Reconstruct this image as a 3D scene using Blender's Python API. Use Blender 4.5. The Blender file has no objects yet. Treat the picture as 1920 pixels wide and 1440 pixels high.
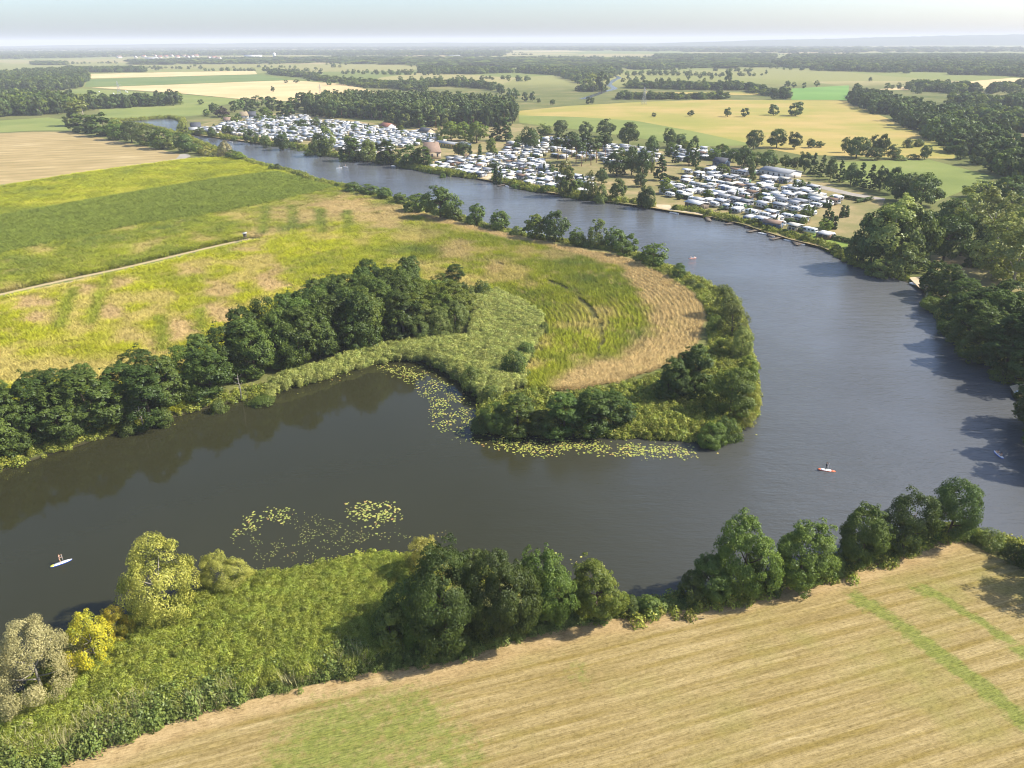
import bpy, bmesh, math, random
import numpy as np
from mathutils import Matrix, Vector
from mathutils.geometry import delaunay_2d_cdt, tessellate_polygon

rng = np.random.default_rng(11)
random.seed(11)
SC = bpy.context.scene
COL = SC.collection

# ------------------------------------------------------------------ camera
CAM_H, F_PX, W_PX, H_PX = 80.0, 1378.0, 1920.0, 1440.0
PITCH, ROLL = math.radians(25.05), math.radians(0.30)
cam_d = bpy.data.cameras.new("camera")
cam = bpy.data.objects.new("camera", cam_d)
COL.objects.link(cam)
CAM_R = Matrix.Rotation(math.pi / 2 - PITCH, 3, 'X') @ Matrix.Rotation(-ROLL, 3, 'Z')
cam.matrix_world = Matrix.Translation((0, 0, CAM_H)) @ CAM_R.to_4x4()
cam_d.sensor_width = 36.0
cam_d.lens = 36.0 * F_PX / W_PX
cam_d.clip_start = 1.0
cam_d.clip_end = 80000.0
SC.camera = cam

# ------------------------------------------------------------------ sky, sun, exposure
SUN_EL = math.radians(42.0)
SUN_DIR = Vector((math.cos(SUN_EL) * 0.998, math.cos(SUN_EL) * 0.05, math.sin(SUN_EL))).normalized()   # towards the sun
world = bpy.data.worlds.new("World")
SC.world = world
world.use_nodes = True
wn = world.node_tree
wn.nodes.clear()
sky = wn.nodes.new("ShaderNodeTexSky")
sky.sky_type = 'NISHITA'
sky.sun_disc = False
sky.sun_elevation = SUN_EL
sky.sun_rotation = math.atan2(SUN_DIR.x, SUN_DIR.y)
sky.altitude = 80
sky.air_density = 0.82
sky.dust_density = 1.75
sky.ozone_density = 3.2
bg = wn.nodes.new("ShaderNodeBackground")
bg.inputs['Strength'].default_value = 0.14
wo = wn.nodes.new("ShaderNodeOutputWorld")
wn.links.new(sky.outputs[0], bg.inputs[0])
wn.links.new(bg.outputs[0], wo.inputs[0])

sun_d = bpy.data.lights.new("sun", 'SUN')
sun_d.energy = 4.9
sun_d.angle = math.radians(0.5)
sun_d.color = (1.0, 0.93, 0.80)
sun = bpy.data.objects.new("sun", sun_d)
sun.rotation_euler = SUN_DIR.to_track_quat('Z', 'Y').to_euler()
sun.location = (300, 100, 400)
COL.objects.link(sun)

SC.view_settings.view_transform = 'Standard'
SC.view_settings.look = 'None'
SC.view_settings.exposure = 0.90
SC.view_settings.gamma = 1.0
SC.view_settings.use_curve_mapping = False
SC.render.engine = 'CYCLES'
SC.cycles.use_denoising = True
SC.cycles.pixel_filter_type = 'BLACKMAN_HARRIS'
SC.cycles.filter_width = 1.1
SC.cycles.max_bounces = 5
SC.cycles.diffuse_bounces = 2
SC.cycles.glossy_bounces = 2
SC.cycles.transmission_bounces = 2
SC.cycles.volume_bounces = 0
SC.cycles.caustics_reflective = False
SC.cycles.caustics_refractive = False
SC.cycles.sample_clamp_indirect = 4.0

# ------------------------------------------------------------------ photograph <-> place
RN = np.array(CAM_R)

def G(px, py, z=1.0):
    """world point at height z seen at photograph pixel (px, py)"""
    d = RN @ np.array([(px - W_PX / 2) / F_PX, (H_PX / 2 - py) / F_PX, -1.0])
    t = (z - CAM_H) / d[2]
    return np.array([d[0] * t, d[1] * t, z])

def GP(pts, z=1.0):
    return np.array([G(p[0], p[1], z)[:2] for p in pts])

def P(p):
    q = (np.atleast_2d(p) - np.array([0, 0, CAM_H])) @ RN
    return np.stack([W_PX / 2 + F_PX * q[:, 0] / -q[:, 2], H_PX / 2 - F_PX * q[:, 1] / -q[:, 2]], 1), -q[:, 2]

def P2(xy, z=1.0):
    return P(np.concatenate([xy, np.full((len(xy), 1), z)], 1))[0]

def inside(pts, poly):
    x, y = pts[:, 0], pts[:, 1]
    r = np.zeros(len(pts), bool)
    x0, y0 = poly[:, 0], poly[:, 1]
    x1, y1 = np.roll(x0, -1), np.roll(y0, -1)
    for a, b, c, d in zip(x0, y0, x1, y1):
        if b == d:
            continue
        m = ((b > y) != (d > y))
        r ^= m & (x < (c - a) * (y - b) / (d - b) + a)
    return r

def dist_line(pts, line, closed=False):
    a = line if closed else line[:-1]
    b = np.roll(line, -1, 0) if closed else line[1:]
    best = np.full(len(pts), 1e18)
    for p, q in zip(a, b):
        v = q - p
        L = max(float(v @ v), 1e-9)
        t = np.clip(((pts - p) @ v) / L, 0, 1)
        e = pts - p - t[:, None] * v
        np.minimum(best, (e * e).sum(1), out=best)
    return np.sqrt(best)

def smooth(e0, e1, x):
    t = np.clip((x - e0) / (e1 - e0), 0, 1)
    return t * t * (3 - 2 * t)

_LAT = np.random.default_rng(5).random((256, 256))
def vnoise(x, y):
    xi, yi = np.floor(x).astype(int), np.floor(y).astype(int)
    fx, fy = x - xi, y - yi
    fx, fy = fx * fx * (3 - 2 * fx), fy * fy * (3 - 2 * fy)
    a = _LAT[xi % 256, yi % 256]; b = _LAT[(xi + 1) % 256, yi % 256]
    c = _LAT[xi % 256, (yi + 1) % 256]; d = _LAT[(xi + 1) % 256, (yi + 1) % 256]
    return (a * (1 - fx) + b * fx) * (1 - fy) + (c * (1 - fx) + d * fx) * fy

def fbm(x, y, o=3):
    s, a, t = 0, 0.5, 0
    for k in range(o):
        s = s + a * vnoise(x * 2 ** k + 17.3 * k, y * 2 ** k + 5.1 * k)
        t += a
        a *= 0.5
    return s / t

def catmull(pts, step, closed=True):
    n = len(pts)
    out = []
    for i in range(n if closed else n - 1):
        if closed:
            p0, p1, p2, p3 = pts[i - 1], pts[i], pts[(i + 1) % n], pts[(i + 2) % n]
        else:
            p0, p1, p2, p3 = pts[max(i - 1, 0)], pts[i], pts[i + 1], pts[min(i + 2, n - 1)]
        k = max(1, int(np.linalg.norm(p2 - p1) / step))
        for j in range(k):
            t = j / k
            out.append(0.5 * (2 * p1 + (p2 - p0) * t + (2 * p0 - 5 * p1 + 4 * p2 - p3) * t * t + (3 * p1 - p0 - 3 * p2 + p3) * t ** 3))
    if not closed:
        out.append(pts[-1])
    return np.array(out)

def fill(poly, step, jit=0.42, seed=0):
    r = np.random.default_rng(seed)
    lo, hi = poly.min(0), poly.max(0)
    gx = np.arange(lo[0], hi[0], step)
    gy = np.arange(lo[1], hi[1], step * 0.87)
    X, Y = np.meshgrid(gx, gy)
    X = X + (np.arange(len(gy)) % 2)[:, None] * step * 0.5
    p = np.stack([X.ravel(), Y.ravel()], 1)
    p = p + (r.random(p.shape) - 0.5) * 2 * jit * step
    return p[inside(p, poly)]

# ------------------------------------------------------------------ scene helpers
def tag(o, label=None, cat=None, group=None, kind=None):
    if label: o['label'] = label
    if cat: o['category'] = cat
    if group: o['group'] = group
    if kind: o['kind'] = kind
    return o

def new_mesh(name, verts, faces, mats=(), midx=None, attrs=None, smooth_=False):
    verts = np.asarray(verts, np.float32)
    me = bpy.data.meshes.new(name)
    me.vertices.add(len(verts))
    me.vertices.foreach_set("co", verts.ravel())
    if len(faces):
        if isinstance(faces, np.ndarray):
            k = faces.shape[1]
            flat = faces.astype(np.int32).ravel()
            starts = np.arange(len(faces), dtype=np.int32) * k
        else:
            flat = np.array([i for f in faces for i in f], np.int32)
            starts = np.cumsum([0] + [len(f) for f in faces[:-1]]).astype(np.int32)
        me.loops.add(len(flat))
        me.loops.foreach_set("vertex_index", flat)
        me.polygons.add(len(starts))
        me.polygons.foreach_set("loop_start", starts)
        if midx is not None:
            me.polygons.foreach_set("material_index", np.asarray(midx, np.int32))
        if smooth_:
            me.polygons.foreach_set("use_smooth", np.ones(len(starts), bool))
    me.update(calc_edges=True)
    for m in mats:
        me.materials.append(m)
    for k, (dom, val) in (attrs or {}).items():
        val = np.asarray(val, np.float32)
        if val.ndim == 2:
            a = me.attributes.new(k, 'FLOAT_VECTOR', dom)
            a.data.foreach_set("vector", val.ravel())
        else:
            a = me.attributes.new(k, 'FLOAT', dom)
            a.data.foreach_set("value", val)
    return me

def link(name, me, parent=None, loc=None, rz=0.0, scale=None):
    o = bpy.data.objects.new(name, me)
    COL.objects.link(o)
    if parent is not None: o.parent = parent
    if loc is not None: o.location = loc
    if rz: o.rotation_euler = (0, 0, rz)
    if scale is not None: o.scale = scale
    return o

def empty(name, loc, rz=0.0, scale=None):
    o = link(name, None, None, loc, rz, scale)
    o.empty_display_size = 0.5
    return o

class MB:
    """collects boxes, prisms and tubes into one mesh"""
    def __init__(s): s.v, s.f, s.m = [], [], []
    def add(s, v, f, m=0):
        b = len(s.v)
        s.v += [tuple(map(float, q)) for q in v]
        s.f += [tuple(b + i for i in q) for q in f]
        s.m += [m] * len(f)
        return s
    def box(s, x0, x1, y0, y1, z0, z1, m=0):
        v = [(x0, y0, z0), (x1, y0, z0), (x1, y1, z0), (x0, y1, z0), (x0, y0, z1), (x1, y0, z1), (x1, y1, z1), (x0, y1, z1)]
        return s.add(v, [(3, 2, 1, 0), (4, 5, 6, 7), (0, 1, 5, 4), (1, 2, 6, 5), (2, 3, 7, 6), (3, 0, 4, 7)], m)
    def prism(s, prof, y0, y1, m=0):
        """profile in x-z, extruded along y"""
        n = len(prof)
        v = [(x, y0, z) for x, z in prof] + [(x, y1, z) for x, z in prof]
        f = [tuple(range(n)), tuple(range(2 * n - 1, n - 1, -1))]
        f += [((i + 1) % n, i, n + i, n + (i + 1) % n) for i in range(n)]
        return s.add(v, f, m)
    def tube(s, pts, rad, n=6, m=0):
        pts = [Vector(p) for p in pts]
        rings = []
        for i, p in enumerate(pts):
            d = (pts[min(i + 1, len(pts) - 1)] - pts[max(i - 1, 0)]).normalized()
            a = d.orthogonal().normalized(); b = d.cross(a)
            rings.append([p + (a * math.cos(t) + b * math.sin(t)) * rad[i] for t in [2 * math.pi * k / n for k in range(n)]])
        v = [q for r in rings for q in r]
        f = []
        for i in range(len(pts) - 1):
            for k in range(n):
                f.append((i * n + k, i * n + (k + 1) % n, (i + 1) * n + (k + 1) % n, (i + 1) * n + k))
        f.append(tuple(range(n - 1, -1, -1)))
        f.append(tuple((len(pts) - 1) * n + k for k in range(n)))
        return s.add(v, f, m)
    def mesh(s, name, mats, smooth_=False):
        return new_mesh(name, s.v, s.f, mats, s.m, None, smooth_)

# ------------------------------------------------------------------ materials
class NT:
    def __init__(s, name):
        s.mat = bpy.data.materials.new(name)
        s.mat.use_nodes = True
        s.t = s.mat.node_tree
        s.t.nodes.clear()
        s.out = s.t.nodes.new("ShaderNodeOutputMaterial")
    def n(s, typ, **kw):
        nd = s.t.nodes.new(typ)
        for k, v in kw.items(): setattr(nd, k, v)
        return nd
    def l(s, a, b): s.t.links.new(a, b)
    def pos(s): return s.n("ShaderNodeNewGeometry").outputs['Position']
    def mapping(s, vec, scale=(1, 1, 1), rot=0.0):
        m = s.n("ShaderNodeMapping")
        m.inputs['Scale'].default_value = scale
        m.inputs['Rotation'].default_value = (0, 0, rot)
        s.l(vec, m.inputs['Vector'])
        return m.outputs[0]
    def noise(s, vec, scale, detail=3, rough=0.55):
        nd = s.n("ShaderNodeTexNoise")
        nd.inputs['Scale'].default_value = scale
        nd.inputs['Detail'].default_value = detail
        nd.inputs['Roughness'].default_value = rough
        s.l(vec, nd.inputs['Vector'])
        return nd.outputs['Fac']
    def ramp(s, fac, stops):
        r = s.n("ShaderNodeValToRGB")
        e = r.color_ramp.elements
        while len(e) < len(stops): e.new(0.5)
        for k, (p, c) in enumerate(stops):
            e[k].position = p
            e[k].color = (*c, 1) if len(c) == 3 else c
        s.l(fac, r.inputs[0])
        return r.outputs[0]
    def math(s, op, a, b=None, clamp=False):
        m = s.n("ShaderNodeMath", operation=op, use_clamp=clamp)
        for i, q in enumerate((a, b)):
            if q is None: continue
            if isinstance(q, (int, float)): m.inputs[i].default_value = q
            else: s.l(q, m.inputs[i])
        return m.outputs[0]
    def mapr(s, v, a, b, c=0.0, d=1.0, interp='SMOOTHSTEP'):
        m = s.n("ShaderNodeMapRange", interpolation_type=interp)
        s.l(v, m.inputs[0])
        for i, q in zip((1, 2, 3, 4), (a, b, c, d)): m.inputs[i].default_value = q
        return m.outputs[0]
    def mix(s, fac, a, b, blend='MIX'):
        m = s.n("ShaderNodeMix", data_type='RGBA', blend_type=blend)
        for sock, q in ((m.inputs[0], fac), (m.inputs[6], a), (m.inputs[7], b)):
            if isinstance(q, (int, float)): sock.default_value = q
            elif isinstance(q, tuple): sock.default_value = (*q, 1)
            else: s.l(q, sock)
        return m.outputs[2]
    def attr(s, name, typ='GEOMETRY'):
        a = s.n("ShaderNodeAttribute", attribute_name=name, attribute_type=typ)
        return a.outputs['Fac']
    def bump(s, h, strength, dist):
        b = s.n("ShaderNodeBump")
        b.inputs['Strength'].default_value = strength
        b.inputs['Distance'].default_value = dist
        s.l(h, b.inputs['Height'])
        return b.outputs[0]
    def principled(s, col, rough=0.8, spec=0.3, normal=None, **kw):
        p = s.n("ShaderNodeBsdfPrincipled")
        for k, v in (('Base Color', col), ('Roughness', rough), ('Specular IOR Level', spec), *kw.items()):
            if isinstance(v, tuple): p.inputs[k].default_value = (*v, 1) if len(v) == 3 else v
            elif isinstance(v, (int, float)): p.inputs[k].default_value = v
            else: s.l(v, p.inputs[k])
        if normal is not None: s.l(normal, p.inputs['Normal'])
        s.l(p.outputs[0], s.out.inputs['Surface'])
        return s.mat

def plain(name, col, rough=0.6, spec=0.3, vary=0.12, scale=1.2, rand=0.0):
    t = NT(name)
    f = t.noise(t.pos(), scale, 4)
    c = t.ramp(f, [(0.25, tuple(q * (1 - vary) for q in col)), (0.75, tuple(min(1, q * (1 + vary)) for q in col))])
    if rand:
        r = t.n("ShaderNodeObjectInfo").outputs['Random']
        c = t.mix(1.0, c, t.ramp(r, [(0, (1 - rand,) * 3), (1, (1, 1, 1))]), 'MULTIPLY')
    return t.principled(c, rough, spec)

def foliage(name, ca, cb, transl=0.33, rand=0.35, gloss=0.015, cc=None):
    t = NT(name)
    warm = lambda c: (c[0] * 1.28, c[1] * 1.27, c[2] * 0.82)
    ca, cb, cc = warm(ca), warm(cb), (warm(cc) if cc else None)
    tint = t.attr('tint')
    col = t.ramp(tint, [(0.0, ca), (1.0, cb)] if cc is None else [(0.0, ca), (0.62, cb), (1.0, cc)])
    rnd = t.n("ShaderNodeObjectInfo").outputs['Random']
    hs = t.n("ShaderNodeHueSaturation")
    t.l(col, hs.inputs['Color'])
    t.l(t.mapr(rnd, 0, 1, 1 - rand * 0.8, 1 + rand, 'LINEAR'), hs.inputs['Value'])
    r2 = t.math('FRACT', t.math('MULTIPLY', rnd, 13.37))
    t.l(t.mapr(r2, 0, 1, 0.488, 0.512, 'LINEAR'), hs.inputs['Hue'])
    c = hs.outputs[0]
    d = t.n("ShaderNodeBsdfDiffuse"); t.l(c, d.inputs[0])
    tr = t.n("ShaderNodeBsdfTranslucent"); t.l(c, tr.inputs[0])
    m = t.n("ShaderNodeMixShader"); m.inputs[0].default_value = transl
    t.l(d.outputs[0], m.inputs[1]); t.l(tr.outputs[0], m.inputs[2])
    g = t.n("ShaderNodeBsdfGlossy"); g.inputs['Roughness'].default_value = 0.45
    g.inputs['Color'].default_value = (0.9, 0.95, 1.0, 1)
    m2 = t.n("ShaderNodeMixShader"); m2.inputs[0].default_value = gloss
    t.l(m.outputs[0], m2.inputs[1]); t.l(g.outputs[0], m2.inputs[2])
    t.l(m2.outputs[0], t.out.inputs['Surface'])
    return t.mat

M = {}
M['bark'] = plain('bark', (0.09, 0.07, 0.05), 0.9, 0.1, 0.3, 3)
M['pale_bark'] = plain('pale_bark', (0.30, 0.27, 0.22), 0.9, 0.1, 0.25, 3)
M['pine_bark'] = plain('pine_bark', (0.22, 0.12, 0.07), 0.9, 0.1, 0.3, 3)
M['alder'] = foliage('alder_leaves', (0.040, 0.068, 0.020), (0.092, 0.128, 0.036))
M['broad'] = foliage('broadleaf_leaves', (0.052, 0.086, 0.020), (0.112, 0.150, 0.038))
M['oak'] = foliage('oak_leaves', (0.040, 0.066, 0.022), (0.086, 0.116, 0.036))
M['lime'] = foliage('lime_leaves', (0.078, 0.115, 0.020), (0.165, 0.195, 0.042))
M['poplar'] = foliage('poplar_leaves', (0.125, 0.150, 0.042), (0.260, 0.270, 0.095), gloss=0.03)
M['willow'] = foliage('willow_leaves', (0.080, 0.110, 0.036), (0.180, 0.205, 0.075))
M['yellow_willow'] = foliage('yellowing_leaves', (0.12, 0.135, 0.036), (0.26, 0.25, 0.070), cc=(0.40, 0.365, 0.13))
M['gold'] = foliage('golden_leaves', (0.11, 0.135, 0.026), (0.30, 0.26, 0.030), cc=(0.46, 0.36, 0.040))
M['grey_willow'] = foliage('silvery_leaves', (0.130, 0.122, 0.070), (0.235, 0.212, 0.142), cc=(0.35, 0.31, 0.225))
M['pine'] = foliage('pine_needles', (0.038, 0.060, 0.026), (0.080, 0.105, 0.046), transl=0.1)
M['conifer'] = foliage('conifer_needles', (0.032, 0.058, 0.022), (0.070, 0.102, 0.034), transl=0.1)
M['copper'] = foliage('copper_leaves', (0.030, 0.018, 0.022), (0.060, 0.040, 0.036))
M['shrub'] = foliage('shrub_leaves', (0.055, 0.085, 0.024), (0.125, 0.160, 0.048))
M['wood'] = foliage('woodland_leaves', (0.030, 0.052, 0.022), (0.066, 0.092, 0.036), rand=0.5)
M['reed'] = foliage('reed_blades', (0.115, 0.150, 0.026), (0.245, 0.280, 0.055), transl=0.4, rand=0.3, cc=(0.33, 0.36, 0.13))
M['pale_reed'] = foliage('pale_reed_blades', (0.155, 0.19, 0.062), (0.275, 0.305, 0.115), transl=0.4, rand=0.3, cc=(0.37, 0.38, 0.18))
M['dry_reed'] = foliage('dry_reed_blades', (0.20, 0.185, 0.12), (0.38, 0.36, 0.26), transl=0.3, rand=0.2)
M['bramble'] = foliage('bramble_leaves', (0.085, 0.120, 0.036), (0.190, 0.225, 0.080), rand=0.3)
M['weed'] = foliage('weed_leaves', (0.095, 0.130, 0.026), (0.205, 0.230, 0.050), rand=0.35, cc=(0.29, 0.28, 0.08))

def crop_material():
    t = NT('crop_leaves')
    dry, yel = t.attr('dry', 'INSTANCER'), t.attr('yel', 'INSTANCER')
    tint = t.attr('tint')
    green = t.ramp(tint, [(0, (0.15, 0.20, 0.034)), (1, (0.22, 0.27, 0.055))])
    yellow = t.ramp(tint, [(0, (0.38, 0.40, 0.020)), (1, (0.54, 0.52, 0.035))])
    tan = t.ramp(tint, [(0, (0.52, 0.375, 0.165)), (1, (0.68, 0.52, 0.255))])
    c = t.mix(yel, green, yellow)
    c = t.mix(dry, c, tan)
    rnd = t.n("ShaderNodeObjectInfo").outputs['Random']
    hs = t.n("ShaderNodeHueSaturation"); t.l(c, hs.inputs['Color'])
    t.l(t.mapr(rnd, 0, 1, 0.75, 1.25, 'LINEAR'), hs.inputs['Value'])
    d = t.n("ShaderNodeBsdfDiffuse"); t.l(hs.outputs[0], d.inputs[0])
    tr = t.n("ShaderNodeBsdfTranslucent"); t.l(hs.outputs[0], tr.inputs[0])
    m = t.n("ShaderNodeMixShader"); m.inputs[0].default_value = 0.3
    t.l(d.outputs[0], m.inputs[1]); t.l(tr.outputs[0], m.inputs[2])
    t.l(m.outputs[0], t.out.inputs['Surface'])
    return t.mat
M['crop'] = crop_material()

def field_mat(name, stops, scale=0.05, stripes=None, fine=0.35, bump=0.4):
    """stops over soft noise; stripes = (period in m, angle, strength, dark colour)"""
    t = NT(name)
    p = t.pos()
    big = t.noise(p, scale, 5, 0.6)
    c = t.ramp(big, stops)
    fn = t.noise(p, 1.6, 4, 0.7)
    c = t.mix(fine, c, t.mix(1.0, c, t.ramp(fn, [(0.3, (0.55, 0.55, 0.55)), (0.7, (1.35, 1.35, 1.35))]), 'MULTIPLY'))
    if stripes:
        per, ang, st, dc = stripes
        mp = t.mapping(p, (1, 1, 1), ang)
        sx = t.n("ShaderNodeSeparateXYZ"); t.l(mp, sx.inputs[0])
        nz = t.noise(t.mapping(p, (0.02, 0.25, 1), ang), 1.0, 3)
        ph = t.math('ADD', t.math('MULTIPLY', sx.outputs['Y'], 2 * math.pi / per), t.math('MULTIPLY', nz, 5.0))
        w = t.mapr(t.math('SINE', ph), -0.4, 0.9)
        st2 = t.noise(t.mapping(p, (0.012, 0.22, 1), ang), 1.0, 4, 0.65)
        w = t.math('MULTIPLY', t.math('ADD', t.math('MULTIPLY', w, 0.5), t.mapr(st2, 0.3, 0.7)), st * 0.66)
        c = t.mix(w, c, dc)
    return t.principled(c, 0.95, 0.05, t.bump(fn, bump, 0.25))

def ground_mat():
    t = NT('meadow_ground')
    p = t.pos()
    flat = t.mapping(p, (1, 0.55, 0), 0.35)
    jit = t.noise(p, 0.004, 2)
    v = t.n("ShaderNodeTexVoronoi", feature='F1')
    v.inputs['Scale'].default_value = 0.0024
    vm = t.n("ShaderNodeVectorMath", operation='ADD'); t.l(flat, vm.inputs[0])
    vs = t.n("ShaderNodeVectorMath", operation='SCALE'); vs.inputs[0].default_value = (90, 90, 0); t.l(jit, vs.inputs['Scale']); t.l(vs.outputs[0], vm.inputs[1])
    t.l(vm.outputs[0], v.inputs['Vector'])
    sx = t.n("ShaderNodeSeparateColor"); t.l(v.outputs['Color'], sx.inputs[0])
    fields = t.ramp(sx.outputs[0], [(0.0, (0.13, 0.16, 0.045)), (0.22, (0.17, 0.19, 0.055)), (0.45, (0.20, 0.20, 0.065)), (0.62, (0.30, 0.25, 0.115)), (0.8, (0.15, 0.18, 0.045)), (1.0, (0.36, 0.29, 0.14))])
    sep = t.n("ShaderNodeSeparateXYZ"); t.l(p, sep.inputs[0])
    farm = t.mapr(sep.outputs['Y'], 1350, 1700)
    near = t.ramp(t.noise(p, 0.02, 5, 0.6), [(0.3, (0.085, 0.105, 0.030)), (0.55, (0.14, 0.145, 0.05)), (0.75, (0.23, 0.19, 0.085))])
    c = t.mix(farm, near, fields)
    fn = t.noise(p, 0.7, 5, 0.65)
    c = t.mix(0.5, c, t.mix(1.0, c, t.ramp(fn, [(0.3, (0.55, 0.55, 0.55)), (0.7, (1.35, 1.35, 1.35))]), 'MULTIPLY'))
    wet = t.mapr(sep.outputs['Z'], 0.55, 0.05)
    c = t.mix(wet, c, (0.045, 0.040, 0.022))
    return t.principled(c, 0.95, 0.05, t.bump(fn, 0.4, 0.3))
M['ground'] = ground_mat()

def water_mat():
    t = NT('river_water')
    p = t.pos()
    sep = t.n("ShaderNodeSeparateXYZ"); t.l(p, sep.inputs[0])
    rough_x = t.mapr(sep.outputs['X'], -25, 60)
    rough_y = t.mapr(sep.outputs['Y'], 205, 300)
    ripple = t.math('MAXIMUM', rough_x, rough_y)
    gust = t.mapr(t.noise(p, 0.018, 3), 0.3, 0.72, 0.35, 1.0)
    amp = t.math('ADD', t.math('MULTIPLY', t.math('MULTIPLY', ripple, gust), 1.5), 0.05)
    w1 = t.noise(t.mapping(p, (0.55, 1.5, 1), 0.12), 1.0, 4, 0.6)
    w2 = t.noise(t.mapping(p, (0.10, 0.30, 1), -0.10), 1.0, 3, 0.55)
    h = t.math('MULTIPLY', t.math('ADD', t.math('MULTIPLY', w1, 0.16), t.math('MULTIPLY', w2, 0.30)), amp)
    nb = t.bump(h, 1.0, 1.0)
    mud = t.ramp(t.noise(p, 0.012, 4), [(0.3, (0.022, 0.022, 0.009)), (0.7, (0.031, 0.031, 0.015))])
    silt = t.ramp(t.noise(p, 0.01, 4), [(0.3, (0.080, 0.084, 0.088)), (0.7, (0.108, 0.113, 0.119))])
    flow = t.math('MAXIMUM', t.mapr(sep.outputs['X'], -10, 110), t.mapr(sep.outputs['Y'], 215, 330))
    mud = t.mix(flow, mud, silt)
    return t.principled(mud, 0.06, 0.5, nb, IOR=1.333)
M['water'] = water_mat()

# ------------------------------------------------------------------ river outline (photograph pixels on the water plane)
SHORE_PX = [
    (215, 229), (262, 226), (300, 223), (330, 224), (338, 232), (334, 246), (345, 252), (362, 253), (400, 257), (425, 262), (450, 263), (475, 267),
    (500, 272), (530, 276), (560, 278), (580, 285), (600, 291), (647, 297), (691, 303), (717, 306), (744, 310), (757, 315), (779, 319), (811, 324.5),
    (844, 330), (895, 336.5), (912, 337), (924, 341), (950, 347), (966, 351), (1003, 360), (1042, 362.5), (1053, 367), (1075, 371.5), (1119, 378), (1158, 382.5),
    (1184, 384), (1204, 389), (1234, 393), (1262, 398), (1309, 403), (1320, 408), (1336, 410), (1371, 418), (1393, 422), (1419, 430), (1434, 437), (1463, 443),
    (1484, 451), (1506, 456), (1539, 465), (1567, 480), (1584, 492), (1616, 506), (1657, 517), (1691, 525), (1706, 530), (1712, 537), (1727, 545), (1729, 558),
    (1731, 574), (1762, 601), (1780, 637), (1812, 667), (1854, 688), (1905, 706), (1900, 720), (1895, 738), (1905, 750), (1935, 775), (1990, 815), (2100, 885), (2400, 980),
    (2450, 1190), (2100, 1078), (1990, 1040), (1920, 1022), (1870, 1012), (1800, 985), (1740, 990), (1660, 1025), (1600, 1045), (1540, 1062), (1460, 1080), (1390, 1098),
    (1270, 1120), (1180, 1130), (1120, 1118), (1050, 1092), (980, 1078), (900, 1064), (830, 1054), (760, 1048), (700, 1046), (640, 1056), (560, 1076), (480, 1088), (400, 1108),
    (330, 1128), (270, 1144), (230, 1160), (180, 1190), (120, 1228), (70, 1280), (48, 1318), (10, 1345), (-90, 1385), (-250, 1430), (-420, 1470),
    (-500, 1040), (-250, 965), (-100, 922), (0, 886), (60, 863), (110, 849), (200, 820), (270, 797), (350, 776), (400, 762), (440, 753), (500, 744), (530, 732), (600, 713),
    (650, 696), (700, 682), (745, 675), (790, 677), (815, 691), (850, 709), (870, 725), (893, 745), (903, 765), (898, 783), (890, 800), (905, 809), (1000, 813), (1100, 817),
    (1200, 822), (1290, 829), (1340, 827), (1388, 807), (1414, 782), (1424, 745), (1421, 700), (1411, 655), (1400, 605), (1388, 572), (1368, 552), (1345, 547), (1325, 532), (1300, 522),
    (1268, 508), (1238, 497), (1190, 478), (1100, 460), (1000, 445), (920, 428), (850, 408), (780, 388), (730, 376), (640, 351), (600, 342), (540, 321), (500, 314), (462, 302),
    (440, 292), (405, 281), (372, 266), (352, 258), (325, 250), (300, 243), (262, 236), (215, 233)]
SHORE = catmull(GP(SHORE_PX, 0.0), 4.0)
_sl = np.arange(len(SHORE))
SHORE = SHORE + np.stack([fbm(_sl * 0.37, _sl * 0 + 3.0) - 0.5, fbm(_sl * 0.41, _sl * 0 + 9.0) - 0.5], 1) * 2.2

def shore_dist(xy):
    d = dist_line(xy, SHORE, True)
    return np.where(inside(xy, SHORE), -d, d)

def land_z(d):
    return -0.9 + 1.9 * smooth(-2.2, 2.6, d)

def ground_z(x, y):
    return float(land_z(shore_dist(np.array([[x, y]])))[0])

def build_ground():
    xs = np.concatenate([[-26000, -9000, -3000, -1200], np.arange(-480, 420.1, 3.0), [1200, 3000, 9000, 26000]])
    ys = np.concatenate([[-3000, -600, 0], np.arange(45, 915, 3.0), [1200, 2000, 4000, 9000, 16000, 27000]])
    X, Y = np.meshgrid(xs, ys)
    xy = np.stack([X.ravel(), Y.ravel()], 1)
    z = np.full(len(xy), 1.0)
    lo, hi = SHORE.min(0) - 8, SHORE.max(0) + 8
    m = (xy[:, 0] > lo[0]) & (xy[:, 0] < hi[0]) & (xy[:, 1] > lo[1]) & (xy[:, 1] < hi[1])
    idx = np.where(m)[0]
    for k in range(0, len(idx), 40000):
        s = idx[k:k + 40000]
        z[s] = land_z(shore_dist(xy[s]))
    nx, ny = len(xs), len(ys)
    i = (np.arange(ny - 1)[:, None] * nx + np.arange(nx - 1)[None, :]).ravel()
    f = np.stack([i, i + 1, i + nx + 1, i + nx], 1)
    me = new_mesh('ground', np.concatenate([xy, z[:, None]], 1), f, [M['ground']], smooth_=True)
    tag(link('ground', me), 'flat river plain of meadow and farmland reaching the horizon', 'ground', kind='structure')
    lo, hi = SHORE.min(0) - 1, SHORE.max(0) + 1
    gx = np.linspace(lo[0], hi[0], 30); gy = np.linspace(lo[1], hi[1], 30)
    X, Y = np.meshgrid(gx, gy)
    i = (np.arange(29)[:, None] * 30 + np.arange(29)[None, :]).ravel()
    me = new_mesh('river', np.stack([X.ravel(), Y.ravel(), X.ravel() * 0], 1), np.stack([i, i + 1, i + 31, i + 30], 1), [M['water']])
    tag(link('river', me), 'wide dark river bending round the crop peninsula', 'river', kind='structure')
build_ground()

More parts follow.
